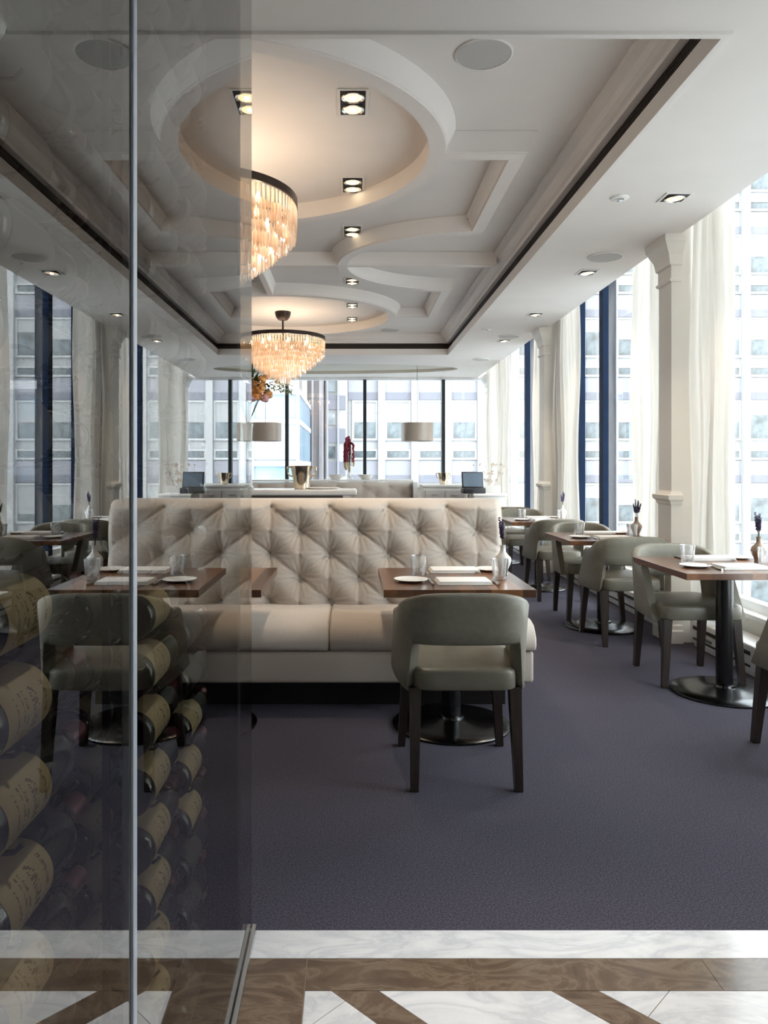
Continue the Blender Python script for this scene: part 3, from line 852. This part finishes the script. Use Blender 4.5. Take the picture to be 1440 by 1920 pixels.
# high console behind the sofa
cs = thing('console_table', 'tall pale marble-topped console behind the sofa carrying a silver ice bucket', 'console', (0, 0, 0))
bm = NB(); bx(bm, -1.88, .048, 6.85, 7.35, 1.055, 1.108, bev=.012, seg=3); obj('marble_top', bm, M['marbletop'], cs, smooth=50)
bm = NB(); bx(bm, -1.75, -.08, 6.98, 7.25, 0.06, 1.056, bev=.004); obj('cabinet_body', bm, M['consolewood'], cs)
bm = NB(); bx(bm, -1.72, -.11, 7.0, 7.23, 0, .061); obj('plinth', bm, M['plinth'], cs)

def make_bucket(label, loc, s=1.0):
    b = thing('ice_bucket', label, 'bucket', loc, 0, 'polished ice buckets')
    bm = NB(); P = [(.062, 0), (.070, .004), (.074, .03), (.088, .12), (.100, .195), (.108, .212), (.110, .22), (.103, .22), (.096, .20), (.084, .12), (.070, .03), (.01, .02)]
    lathe(bm, [(r*s, z*s) for r, z in P], n=40); obj('bowl', bm, M['gold'], b, smooth=50)
    for sx in (-1, 1):
        bm = NB(); tube(bm, [(sx*.097*s, 0, .205*s), (sx*.125*s, 0, .212*s), (sx*.136*s, 0, .185*s), (sx*.130*s, 0, .15*s), (sx*.11*s, 0, .125*s), (sx*.088*s, 0, .12*s)], .008*s, 8)
        bmesh.ops.create_uvsphere(bm, u_segments=10, v_segments=6, radius=.013*s, matrix=Matrix.Translation((sx*.133*s, 0, .20*s)))
        obj('handle', bm, M['gold'], b, smooth=60)
    return b
make_bucket('polished ice bucket with looped handles on the tall console', (-.47, 7.05, 1.1085))
# silver tray under bucket is a low dish on the console
bm = NB(); lathe(bm, [(.10, 0), (.17, .002), (.19, .010), (.192, .012), (.165, .006), (.0, .005)], n=40)
o = tag(obj('serving_plate', bm, M['porcelain'], smooth=50, loc=(-.30, 7.16, 1.1085)), 'pale low serving plate on the tall console behind the ice bucket', 'plate')
# tall flower arrangement on console
fa = thing('flower_arrangement', 'tall orange and green flower arrangement on the console, cut by the glass edge', 'flowers', (-.985, 7.1, 1.1085))
bm = NB(); lathe(bm, [(.055, 0), (.06, .01), (.042, .05), (.036, .3), (.045, .58), (.055, .62), (.052, .62), (.042, .58), (.033, .3), (.03, .05), (.01, .04)], n=28); obj('glass_vase', bm, M['tumbler'], fa, smooth=50)
rnd = random.Random(11)
bs = NB(); bl = NB(); bp_ = NB(); 
def leaf(bm, c, d, L, W):
    d = Vector(d).normalized(); u = d.cross(Vector((.2, .3, 1))).normalized(); n = d.cross(u)
    pts = [c, c+d*L*.35+u*W+n*.01, c+d*L, c+d*L*.35-u*W+n*.01]
    vs = [bm.verts.new(p) for p in pts]; bm.faces.new(vs)
for k in range(16):
    a = rnd.uniform(0, 2*PI); sp = rnd.uniform(.05, .17)
    tube(bs, [(0, 0, .1), (0, 0, .6), (math.cos(a)*sp, math.sin(a)*sp, rnd.uniform(.88, 1.02))], .003, 5)
for k in range(34):
    a = rnd.uniform(0, 2*PI); r = rnd.uniform(.03, .20); c = Vector((math.cos(a)*r, math.sin(a)*r, rnd.uniform(.86, 1.04)))
    bf = NB()
    for q in range(11):
        d = Vector((rnd.gauss(0, 1), rnd.gauss(0, 1), rnd.gauss(0, 1))).normalized()
        bmesh.ops.create_icosphere(bf, subdivisions=2, radius=.028, matrix=Matrix.Translation(c+d*.024) @ Matrix.Diagonal((1, 1, .7, 1)))
    obj('bloom', bf, M['petal'] if k % 3 else M['petalpink'], fa, smooth=60)
for k in range(90):
    d = Vector((rnd.gauss(0, 1), rnd.gauss(0, 1), abs(rnd.gauss(0, .8)))).normalized()
    leaf(bl, Vector((0, 0, .97))+d*rnd.uniform(.08, .15), d, rnd.uniform(.05, .09), .018)
for k in range(4):
    e = Vector((.40, rnd.uniform(-.1, .1), .90+.03*k))
    p = [(.06, 0, .92), (.22, e.y*.5, .96+.02*k), tuple(e)]
    tube(bs, p, .002, 5)
    for q in range(22):
        f = q/21; c = Vector(p[0]).lerp(Vector(p[1]), f*2) if f < .5 else Vector(p[1]).lerp(Vector(p[2]), f*2-1)
        leaf(bl if f < .45 else bp_, c, (rnd.uniform(.2, 1), rnd.uniform(-1, 1), rnd.uniform(-1, 1)), .045, .011)
obj('stems', bs, M['stem'], fa); obj('foliage', bl, M['leaf'], fa); obj('pale_foliage', bp_, M['leafpale'], fa)


# amaranth in a glass vase on the far cap rail
av = thing('flower_vase', 'clear vase of trailing crimson amaranth on the far banquette rail', 'vase', (-.03, 12.80, 1.1005))
bm = NB(); lathe(bm, [(.05, 0), (.055, .01), (.05, .05), (.045, .28), (.06, .42), (.057, .42), (.042, .28), (.046, .05), (.01, .02)], n=24); obj('glass_vase', bm, M['tumbler'], av, smooth=50)
b1 = NB(); b2 = NB(); b3 = NB()
for k in range(11):
    a = rnd.uniform(0, 2*PI); r = rnd.uniform(.02, .10)
    top = Vector((math.cos(a)*r*.4, math.sin(a)*r*.3, rnd.uniform(.62, .74))); out = Vector((math.cos(a)*r, math.sin(a)*r*.7, top.z-.03)); bot = Vector((math.cos(a)*r*1.05, math.sin(a)*r*.75, rnd.uniform(.12, .36)))
    tube(b3, [(0, 0, .1), (0, 0, .45), top], .003, 5)
    for q in range(26):
        f = q/25; c = top.lerp(out, f*5) if f < .2 else out.lerp(bot, (f-.2)/.8)
        tgt = b1 if c.z > .30 else b2
        bmesh.ops.create_icosphere(tgt, subdivisions=1, radius=rnd.uniform(.016, .027), matrix=Matrix.Translation(c+Vector((rnd.uniform(-.006, .006), rnd.uniform(-.006, .006), 0))))
obj('stems', b3, M['stem'], av); obj('crimson_tassels', b1, M['amaranth'], av, smooth=80); obj('pale_tassel_tips', b2, M['amaranthtip'], av, smooth=80)

# bowls on the far rail
bm = NB(); lathe(bm, [(.05, 0), (.075, .004), (.12, .05), (.135, .085), (.13, .085), (.115, .05), (.07, .012), (.0, .01)], n=32)
o = obj('serving_bowl', bm, M['porcelain'], smooth=50, loc=(-.27, 12.80, 1.1005)); tag(o, 'white bowl on the far banquette rail left of the amaranth', 'bowl', 'bowls on the far rail')
dup(o, (.24, 12.80, 1.1005), 0, 'white bowl on the far banquette rail right of the amaranth', 'bowls on the far rail')

# service station on the right
sv = thing('service_cabinet', 'low grey and white service cabinet at the end of the far banquette', 'cabinet', (0, 0, 0))
bm = NB(); bx(bm, 1.13, 1.80, 11.75, 12.25, 0.05, 1.00, bev=.004); obj('cabinet_body', bm, M['cabinet'], sv)
for x0, x1 in ((1.16, 1.455), (1.475, 1.77)):
    bm = NB(); bx(bm, x0, x1, 11.728, 11.749, .12, .95, bev=.004); d = obj('door', bm, M['cabinetgrey'], sv)
    bm = NB(); tube(bm, [((x0+x1)/2-.05, 11.715, .88), ((x0+x1)/2+.05, 11.715, .88)], .006, 8); bx(bm, (x0+x1)/2-.045, (x0+x1)/2-.037, 11.715, 11.729, .876, .884); bx(bm, (x0+x1)/2+.037, (x0+x1)/2+.045, 11.715, 11.729, .876, .884); obj('handle', bm, M['chrome'], d)
bm = NB(); bx(bm, 1.11, 1.82, 11.72, 12.27, 1.001, 1.035, bev=.006); obj('worktop', bm, M['cabinet'], sv)
bm = NB(); bx(bm, 1.15, 1.78, 11.78, 12.22, 0, .0495); obj('plinth', bm, M['plinth'], sv)
make_bucket('small polished wine bucket on the far grey service cabinet', (1.47, 11.95, 1.0355), .85)
ps = thing('till_stand', 'white till counter with raised back panel near the corner column', 'counter', (0, 0, 0))
bm = NB(); bx(bm, 1.84, 2.32, 11.2, 11.7, .05, .88, bev=.004); obj('counter_body', bm, M['cabinet'], ps)
bm = NB(); bx(bm, 1.825, 2.34, 11.17, 11.71, .881, .912, bev=.006); obj('countertop', bm, M['trimwhite'], ps)
bm = NB(); bx(bm, 1.825, 2.34, 11.712, 11.74, 0.0, 1.02, bev=.004); obj('back_panel', bm, M['cabinetgrey'], ps)
bm = NB(); bx(bm, 1.87, 2.29, 11.24, 11.66, 0, .0495); obj('plinth', bm, M['plinth'], ps)
mo = thing('till_monitor', 'black touchscreen till on the white counter near the corner', 'monitor', (1.86, 11.42, .9125), .06)
bm = NB(); bx(bm, -.17, .17, -.12, .10, 0, .085, bev=.012, seg=3); obj('printer_base', bm, M['screenframe'], mo, smooth=50)
bm = NB(); bx(bm, -.165, .165, -.016, .016, -.125, .125, bev=.006); fr = obj('screen_frame', bm, M['screenframe'], mo, loc=(-.01, .0, .205), rot=(-.22, 0, 0), smooth=50)
bm = NB(); bx(bm, -.147, .147, -.0185, -.0162, -.106, .104); obj('screen', bm, M['screen'], fr)

# blossom twigs in a vase at the far right
tw = thing('twig_vase', 'pale vase of dry blossom twigs beside the far corner column', 'vase', (2.24, 12.4, 0))
bm = NB(); lathe(bm, [(.10, 0), (.12, .02), (.13, .3), (.09, .6), (.06, .8), (.075, .86), (.07, .86), (.055, .8), (.08, .6), (.05, .3), (.0, .1)], n=28); obj('vase_body', bm, M['vasewhite'], tw, smooth=50)
b1 = NB(); b2 = NB()
for k in range(9):
    a = rnd.uniform(0, 2*PI); p = [Vector((0, 0, .7))]
    for q in range(5): p.append(p[-1]+Vector((math.cos(a)*.055+rnd.uniform(-.03, .03), math.sin(a)*.03+rnd.uniform(-.03, .03), .13)))
    tube(b1, p, [.005, .004, .0035, .003, .0025, .002], 5)
    for c in p[2:]:
        for w in range(3): bmesh.ops.create_icosphere(b2, subdivisions=1, radius=rnd.uniform(.008, .016), matrix=Matrix.Translation(c+Vector((rnd.uniform(-.03, .03), rnd.uniform(-.03, .03), rnd.uniform(-.03, .03)))))
obj('twigs', b1, M['blossom'], tw); obj('blossoms', b2, M['blossom'], tw, smooth=80)

# pendant drum shades
pd = thing('pendant_lamp', 'taupe drum pendant lamp hanging before the back windows at right', 'lamp', (1.13, 12.85, 0))
bm = NB(); zt_, zb_ = 2.07, 1.76; r = .275
lathe(bm, [(r, zb_), (r, zt_), (r-.006, zt_), (r-.006, zb_), (r, zb_)], n=56, cap0=False, cap1=False); obj('lamp_shade', bm, M['shade'], pd, smooth=40)
bm = NB(); tube(bm, [(0, 0, zt_-.03), (0, 0, ZS+.05)], .004, 8)
for k in range(3): tube(bm, [(0, 0, zt_-.03), (math.cos(k*2.09)*(r-.006), math.sin(k*2.09)*(r-.006), zt_-.03)], .003, 6)
obj('rod', bm, M['bronze'], pd)
bm = NB(); lathe(bm, [(.02, ZS+.02), (.05, ZS+.032), (.055, ZS+.0495)], n=24); obj('canopy', bm, M['trimwhite'], pd, smooth=40)
bm = NB(); bmesh.ops.create_uvsphere(bm, u_segments=16, v_segments=10, radius=.04, matrix=Matrix.Translation((0, 0, zt_-.10))); obj('bulb', bm, M['porcelain'], pd, smooth=80)
dup(pd, (-1.48, 12.85, 0), 0, 'taupe drum pendant lamp hanging before the back windows, cut by the glass edge')

# ------------------------------------------------------------------ ceiling fixtures
def light_obj(name, typ, energy, col, loc, parent=None, **kw):
    l = bpy.data.lights.new(name, typ); l.energy = energy; l.color = col
    for k, v in kw.items(): setattr(l, k, v)
    o = bpy.data.objects.new(name, l); COL.objects.link(o); o.location = loc
    if parent is not None: o.parent = parent
    return o
WARM = (1.0, .80, .58)
def recess_lamp(n, label, loc, group, power, lamp_col=WARM, ang=95):
    """square trim with n tilting lamps in a black well; origin at the ceiling surface"""
    t = thing('recessed_spotlight', label, 'ceiling light', loc, 0, group)
    w = .086; d = .086 if n == 1 else .155
    bm = NB()
    for a in ((-w, w, -d, -d+.016), (-w, w, d-.016, d), (-w, -w+.016, -d+.016, d-.016), (w-.016, w, -d+.016, d-.016)): bx(bm, *a, -.006, .0, bev=.0015)
    obj('trim_frame', bm, M['trimwhite'], t)
    bm = NB(); bx(bm, -w+.016, w-.016, -d+.016, d-.016, -.0045, -.0012); obj('well', bm, M['lampblack'], t)
    for k in range(n):
        y = 0 if n == 1 else (-.069+.138*k)
        bm = NB(); lathe(bm, [(.060, -.004), (.064, -.012), (.058, -.015), (.050, -.010)], n=32, cap0=False, cap1=False); h = obj('lamp_ring', bm, M['chrome'], t, smooth=50, loc=(0, y, 0))
        bm = NB(); lathe(bm, [(.056, -.0085), (.030, -.0065), (.001, -.0065)], n=28, cap0=False); obj('reflector', bm, M['lampglow'], h, smooth=50)
        bm = NB(); bmesh.ops.create_uvsphere(bm, u_segments=14, v_segments=8, radius=.017, matrix=Matrix.Translation((0, 0, -.012)) @ Matrix.Diagonal((1, 1, .6, 1))); obj('bulb', bm, M['bulb'], h, smooth=80)
    light_obj('spot_beam', 'SPOT', power, lamp_col, (0, 0, -.03), t, spot_size=math.radians(ang), spot_blend=.7, shadow_soft_size=.05)
    return t
P2 = 48; P1 = 26
for i, (y, lab) in enumerate(((4.18, 'twin square spotlight nearest the viewer inside the first ceiling ring'), (5.40, 'twin square spotlight at the far rim inside the first ceiling ring'),
                              (6.46, 'twin square spotlight between the first ring and the cross rib'), (8.20, 'twin square spotlight just past the ceiling cross rib'),
                              (9.43, 'twin square spotlight in the middle of the far ceiling ring'), (10.30, 'twin square spotlight at the far rim of the far ceiling ring'))):
    recess_lamp(2, lab, (.008, y, ZF-.0005), 'twin ceiling spotlights', P2, WARM, 58)
for i, (x, y, lab) in enumerate(((2.07, 4.78, 'single square spotlight on the soffit over the nearest window table'), (2.09, 6.62, 'single square spotlight on the soffit beside the first round speaker'),
                                 (2.08, 8.44, 'single square spotlight third along the window soffit'), (2.09, 10.2, 'single square spotlight farthest along the window soffit'))):
    recess_lamp(1, lab, (x, y, ZS-.0005), 'single soffit spotlights', P1)
for i, (x, y, lab) in enumerate(((.25, 1.15, 'added unseen lobby spotlight over the marble at left'), (.95, 1.15, 'added unseen lobby spotlight over the marble at right'))):  # out-of-view lamps added to brighten the lobby marble
    recess_lamp(1, lab, (x, y, ZS-.0005), 'added lobby spotlights', 72, (1.0, .94, .88), 54)
def speaker(label, loc, r=.143):
    t = thing('ceiling_speaker', label, 'speaker', loc, 0, 'round ceiling speakers')
    bm = NB(); lathe(bm, [(r, 0), (r, -.006), (r-.008, -.010), (r-.008, -.004)], n=48, cap0=False, cap1=False); obj('rim', bm, M['trimwhite'], t, smooth=40)
    bm = NB(); lathe(bm, [(r-.007, -.007), (.001, -.0085)], n=48, cap0=False); obj('grille', bm, M['speaker'], t, smooth=40)
speaker('large round grey ceiling speaker beside the first ceiling ring', (.653, 3.685, ZF-.0005))
speaker('round ceiling speaker beside the far ceiling ring', (.58, 11.15, ZF-.0005))
speaker('round speaker on the window soffit above the near column', (2.08, 6.13, ZS-.0005))
speaker('round speaker on the window soffit near the second column', (2.08, 9.86, ZS-.0005))
speaker('round speaker on the window soffit near the back corner', (2.08, 12.0, ZS-.0005))
def sprinkler(label, loc):
    t = thing('ceiling_sprinkler', label, 'sprinkler', loc, 0, 'ceiling sprinklers')
    bm = NB(); lathe(bm, [(.058, 0), (.058, -.005), (.045, -.010), (.026, -.010), (.024, -.004), (.001, -.004)], n=32, cap0=False); obj('escutcheon', bm, M['trimwhite'], t, smooth=40)
    bm = NB(); lathe(bm, [(.008, -.004), (.008, -.016), (.018, -.018), (.018, -.021), (.001, -.022)], n=20, cap0=False); obj('deflector', bm, M['chrome'], t, smooth=40)
sprinkler('small white round sprinkler on the soffit left of the nearest spotlight', (1.72, 4.79, ZS-.0005))
sprinkler('small white round sprinkler far along the soffit beside the coffer', (1.70, 9.4, ZS-.0005))

# ------------------------------------------------------------------ chandeliers
def make_chandelier(label, loc):
    t = thing('crystal_chandelier', label, 'chandelier', loc, 0, 'amber crystal chandeliers')
    zr = EYE+1.684 - loc[2]            # ring centre height, local to the ceiling
    bm = NB(); lathe(bm, [(.555, zr-.022), (.560, zr-.022), (.560, zr+.026), (.548, zr+.026), (.548, zr-.022), (.555, zr-.022)], n=96, cap0=False, cap1=False)
    for k in range(4): tube(bm, [(0, 0, zr+.015), (.55*math.cos(k*PI/2+.4), .55*math.sin(k*PI/2+.4), zr+.015)], .007, 6)
    obj('ring', bm, M['bronze'], t, smooth=40)
    bm = NB(); tube(bm, [(0, 0, -.10), (0, 0, zr-.05)], .013, 12); obj('rod', bm, M['bronze'], t, smooth=60)
    bm = NB(); lathe(bm, [(.105, 0), (.103, -.03), (.090, -.07), (.062, -.105), (.02, -.118)], n=32); obj('canopy', bm, M['bronze'], t, smooth=50)
    # one prism
    def prism_bm(bm, x, y, z, L, a, s=1.0):
        w, d = .0125*s, .006*s
        c, si = math.cos(a), math.sin(a)
        def P(u, v, zz): return (x+u*c-v*si, y+u*si+v*c, zz)
        pts = [(-w, 0), (0, -d), (w, 0), (0, d)]
        loft(bm, [[P(u*.6, v*.6, z) for u, v in pts], [P(u, v, z-.02) for u, v in pts], [P(u, v, z-L+.02) for u, v in pts], [P(u*.5, v*.5, z-L) for u, v in pts]])
    tiers = [(.552, -.028, .15), (.548, -.11, .13), (.50, -.15, .14), (.43, -.20, .15), (.37, -.25, .15), (.30, -.30, .15), (.235, -.35, .145), (.17, -.39, .14), (.10, -.46, .15)]
    n0 = 96
    bm = NB(); prism_bm(bm, 0, 0, 0, tiers[0][2], 0); pr = None
    me_o = obj('crystal_prism', bm, M['crystal'], t)
    for k in range(n0):
        a = 2*PI*k/n0
        o = me_o if k == 0 else me_o.copy()
        if k: COL.objects.link(o); o.parent = t
        o.location = (.552*math.cos(a), .552*math.sin(a), zr-.028); o.rotation_euler = (0, 0, a+PI/2+random.uniform(-.25, .25))
    bm = NB()
    for r, dz, L in tiers[1:]:
        n = int(2*PI*r/.029)
        for k in range(n):
            a = 2*PI*k/n+r*9
            prism_bm(bm, r*math.cos(a), r*math.sin(a), zr+dz+random.uniform(-.008, .008), L, a+PI/2+random.uniform(-.3, .3))
    c = obj('crystal_tiers', bm, M['crystal'], t); c['kind'] = 'stuff'
    b0 = None
    for k in range(10):
        a = 2*PI*k/10; r = .42 if k % 2 else .30
        if b0 is None:
            bm = NB(); lathe(bm, [(.004, -.03), (.014, -.015), (.016, 0), (.010, .022), (.001, .042)], n=12); b0 = obj('bulb', bm, M['chbulb'], t, smooth=60)
        o = b0 if k == 0 else b0.copy()
        if k: COL.objects.link(o); o.parent = t
        o.location = (r*math.cos(a), r*math.sin(a), zr-.06)
    bm = NB()
    for k in range(10):
        a = 2*PI*k/10; r = .42 if k % 2 else .30
        tube(bm, [(0, 0, zr-.04), (r*.5*math.cos(a), r*.5*math.sin(a), zr-.07), (r*math.cos(a), r*math.sin(a), zr-.095), (r*math.cos(a), r*math.sin(a), zr-.075)], .005, 6)
    obj('arms', bm, M['bronze'], t, smooth=60)
    light_obj('chandelier_glow', 'POINT', CHW*.6, (1.0, .74, .57), (0, 0, zr-.02), t, shadow_soft_size=.25)
    light_obj('chandelier_glow', 'POINT', CHW*1.1, (1.0, .78, .60), (0, 0, zr-.26), t, shadow_soft_size=.15)
    return t
CHW = 6
make_chandelier('tiered amber crystal chandelier nearest the viewer, cut by the glass edge', (XC, 4.76, ZF-.0005))
make_chandelier('tiered amber crystal chandelier hanging farther back from the second ceiling ring', (XC, 9.85, ZF-.0005))

# ------------------------------------------------------------------ curtains and heaters
def curtain(label, y0, y1, x, z0, amp, folds, group='cream sheer curtains', splay=0.0):
    bm = NB(); n = int(folds*14); rows = []
    rr = random.Random(int(y0*100))
    ph = [rr.uniform(-.5, .5) for _ in range(int(folds)+2)]
    zs = [z0+(ZS+.50-z0)*k/14 for k in range(15)]
    for z in zs:
        f = (z-z0)/(ZS+.5-z0)
        lp = []
        for i in range(n+1):
            u = i/n; y = y0+(y1-y0)*u + splay*(1-f)*(u-.5)
            p = 2*PI*folds*u+ph[int(u*folds)]*.6
            xx = x+amp*(.6+.4*math.sin(7*u+y0))*math.sin(p)+.012*math.sin(3*z+5*u)
            lp.append((xx, y+.02*math.sin(p*.5+z), z))
        rows.append(lp)
    loft(bm, rows, closed=False)
    o = obj('curtain', bm, M['curtain'], smooth=80)
    return tag(o, label, 'curtain', group)
curtain('cream sheer curtain on the viewer\'s side of the near column', 5.02, 5.585, 2.555, .24, .04, 6, splay=.05)
curtain('cream sheer curtain on the far side of the near column', 5.86, 6.75, 2.555, .24, .040, 8)
curtain('cream sheer curtain on the viewer\'s side of the second column', 8.45, 9.28, 2.555, .24, .04, 7)
curtain('cream sheer curtain on the far side of the second column', 9.56, 10.45, 2.555, .24, .04, 8)
curtain('cream sheer curtain nearest the back corner column', 12.1, 13.9, 2.55, .24, .05, 12)
def heater(label, y0, y1):
    t = thing('baseboard_heater', label, 'heater', (2.50, y0, 0), 0, 'white baseboard heaters'); L = y1-y0
    bm = NB(); bx(bm, 0, .19, 0, L, .03, .20, bev=.012, seg=3); bx(bm, .03, .19, .01, L-.01, 0, .031); obj('casing', bm, M['heater'], t, smooth=50)
    bm = NB(); bx(bm, -.004, .001, .06, L-.06, .135, .160); bx(bm, -.004, .001, .06, L-.06, .06, .075); obj('louvre', bm, M['lampblack'], t)
    bm = NB(); bx(bm, -.006, .002, L-.34, L-.22, .085, .105); obj('nameplate', bm, M['bband'], t)
heater('white baseboard heater under the window nearest the viewer', 2.2, 3.85)
heater('white baseboard heater between the nearest window table and the near column', 4.62, 5.52)
heater('white baseboard heater under the window past the near column', 5.92, 9.22)
heater('white baseboard heater under the farthest side window', 9.62, 13.8)

# ------------------------------------------------------------------ world outside
bm = NB(); bx(bm, -60, 80, 14.8, 80, -11.2, -11); bx(bm, 3.2, 80, -30, 14.8, -11.2, -11); struct('ground', bm, M['street'])
YF = 34.0; ppm = YF/F
def zpx(y): return EYE+(VY-y)*ppm
office = thing('office_building', 'broad white office block with grid of blinds and grey spandrels across the street', 'building', (0, 0, 0))
X_F0 = (653-VX)*ppm; PB = 1.5; XB0 = (715-VX)*ppm - PB
NBAY = 17
bm = NB(); bx(bm, X_F0, XB0+PB*NBAY, YF, YF+8, -11, 17); obj('wall', bm, M['bwhite'], office)
per = 155*ppm
STO = range(-3, 5)
fin0 = None
for k in range(1, NBAY+1):
    x = XB0+PB*k
    if fin0 is None:
        bm = NB(); bx(bm, -.16, .16, YF-.30, YF-.001, -11, 17); fin0 = obj('fin', bm, M['bwhite'], office, loc=(x, 0, 0))
    else:
        f = fin0.copy(); COL.objects.link(f); f.parent = office; f.location = (x, 0, 0)
for s in STO:
    dz = s*per
    bm = NB(); bx(bm, X_F0, XB0+PB*NBAY, YF-.06, YF-.002, zpx(905)+dz, zpx(864)+dz); sp_ = obj('spandrel', bm, M['bspandrel'], office)
    bm = NB(); bx(bm, X_F0, XB0+PB*NBAY, YF-.09, YF-.061, zpx(905)+dz, zpx(891)+dz); obj('dark_band', bm, M['bband'], sp_)  # darker grey band along the foot of each spandrel
# windows
def ext_window(w, h, blind):
    bm = NB()
    for a in ((-w, -w+.09, 0, h), (w-.09, w, 0, h), (-w+.09, w-.09, 0, .09), (-w+.09, w-.09, h-.09, h)): bx(bm, a[0], a[1], -.12, 0, a[2], a[3])
    return bm
wproto = {}
rb = random.Random(5)
for s in STO:
    for k in range(NBAY):
        x = XB0+PB*(k+.5)
        for kind, y0p, y1p in (('big', 826, 751), ('small', 862, 842)):
            z0 = zpx(y0p)+s*per; h = zpx(y1p)-zpx(y0p); w = .58
            if z0 < -8 or z0 > 16 or x > 20.5: continue
            if kind == 'big' : key = (kind, rb.choice((.35, .55, .55, .8)))
            else: key = (kind, 0)
            if key not in wproto:
                o = obj('window', ext_window(w, h, 0), M['bframe'], office, loc=(x, YF-.003, z0))
                bm = NB(); bx(bm, -w+.09, w-.09, -.05, -.02, .09, h-.09)
                if key[1]: bx(bm, -w+.09, w-.09, -.06, -.0505, .09+(h-.18)*(1-key[1]), h-.09, mi=1)
                obj('pane', bm, [M['bglass'], M['bblind']], o)
                wproto[key] = o
            else:
                o0 = wproto[key]; o = o0.copy(); COL.objects.link(o); o.parent = office; o.location = (x, YF-.003, z0)
                for ch in o0.children:
                    c = ch.copy(); COL.objects.link(c); c.parent = o
# blue glass block, left
gb = thing('glass_building', 'pale blue glass block with white floor bands across the street', 'building', (0, 0, 0))
YG = 24.0; pg = YG/F
def zg(y): return EYE+(VY-y)*pg
xg = (561-VX)*pg
bm = NB(); bx(bm, xg-9, xg, YG, YG+6.5, -11, zg(735)); obj('glazing', bm, M['bblue'], gb)
bm = NB(); bx(bm, xg-9, xg-.02, YG-.02, YG-.001, zg(868)+.1, zg(791)-.05); obj('upper_glazing', bm, M['bpale'], gb)
for yb in (735, 791, 869, 947):
    bm = NB(); bx(bm, xg-9, xg+.03, YG-.12, YG+6.52, zg(yb)-.09, zg(yb)+.09); obj('floor_band', bm, M['bwhite'], gb)
for i in range(7):
    x = xg-.04-1.45*i
    bm = NB(); bx(bm, x-.05, x+.05, YG-.10, YG-.021, -11, zg(735)); obj('mullion', bm, M['bwhite'], gb)
# stone tower
st = thing('stone_tower', 'brownish stone tower with vertical piers between the glass block and office block', 'building', (0, 0, 0))
YS = 31.0; ps_ = YS/F
bm = NB(); bx(bm, (560-VX)*ps_, (604-VX)*ps_, YS, YS+6, -11, 22); obj('wall', bm, M['bstone'], st)
for a, b in ((567, 577), (585, 589), (599, 604)):
    bm = NB(); bx(bm, (a-VX)*ps_, (b-VX)*ps_, YS-.35, YS-.001, -11, 22); obj('pier', bm, M['bstonedark'] if a != 567 else M['bstone'], st)
gy = thing('grey_building', 'narrow grey-lilac building with stacked windows beside the stone tower', 'building', (0, 0, 0))
YY = 33.0; py_ = YY/F
bm = NB(); bx(bm, (609-VX)*py_, (652-VX)*py_, YY, YY+8, -11, 20); obj('wall', bm, M['bwhite'], gy)
def zy(y): return EYE+(VY-y)*py_
bm = NB(); bx(bm, (612-VX)*py_, (616-VX)*py_, YY-.2, YY-.001, -11, 20); obj('pier', bm, M['bspandrel'], gy)
bm = NB(); bx(bm, (632.5-VX)*py_, (636-VX)*py_, YY-.2, YY-.001, -11, 20); obj('pier', bm, M['bspandrel'], gy)
for k in range(-2, 5):
    y0 = 735-62*k+124
    bm = NB(); bx(bm, (611-VX)*py_, (648-VX)*py_, YY-.10, YY-.002, zy(y0+33), zy(y0+7)); obj('spandrel', bm, M['bband'], gy)
    bm = NB(); bx(bm, (614-VX)*py_, (629-VX)*py_, YY-.15, YY-.003, zy(y0), zy(y0-22)); f = obj('window', bm, M['bglass'], gy)

# ------------------------------------------------------------------ light
wd = bpy.data.worlds.new('overcast_sky'); sc.world = wd; wd.use_nodes = True
nt = wd.node_tree; nt.nodes.clear()
out = nt.nodes.new('ShaderNodeOutputWorld'); bg = nt.nodes.new('ShaderNodeBackground')
bg.inputs['Color'].default_value = (.95, .975, 1.0, 1); bg.inputs['Strength'].default_value = 3.6
nt.links.new(bg.outputs[0], out.inputs['Surface'])

# ------------------------------------------------------------------ render look
sc.view_settings.view_transform = 'Standard'; sc.view_settings.look = 'None'
sc.view_settings.gamma = 1.0; sc.view_settings.exposure = 0.98; sc.view_settings.use_curve_mapping = False
cy = sc.cycles
cy.use_denoising = True; cy.max_bounces = 9; cy.diffuse_bounces = 5; cy.glossy_bounces = 4; cy.transmission_bounces = 6; cy.transparent_max_bounces = 24
cy.caustics_reflective = False; cy.caustics_refractive = False; cy.sample_clamp_indirect = 6.0
cy.use_adaptive_sampling = True; cy.adaptive_threshold = .02
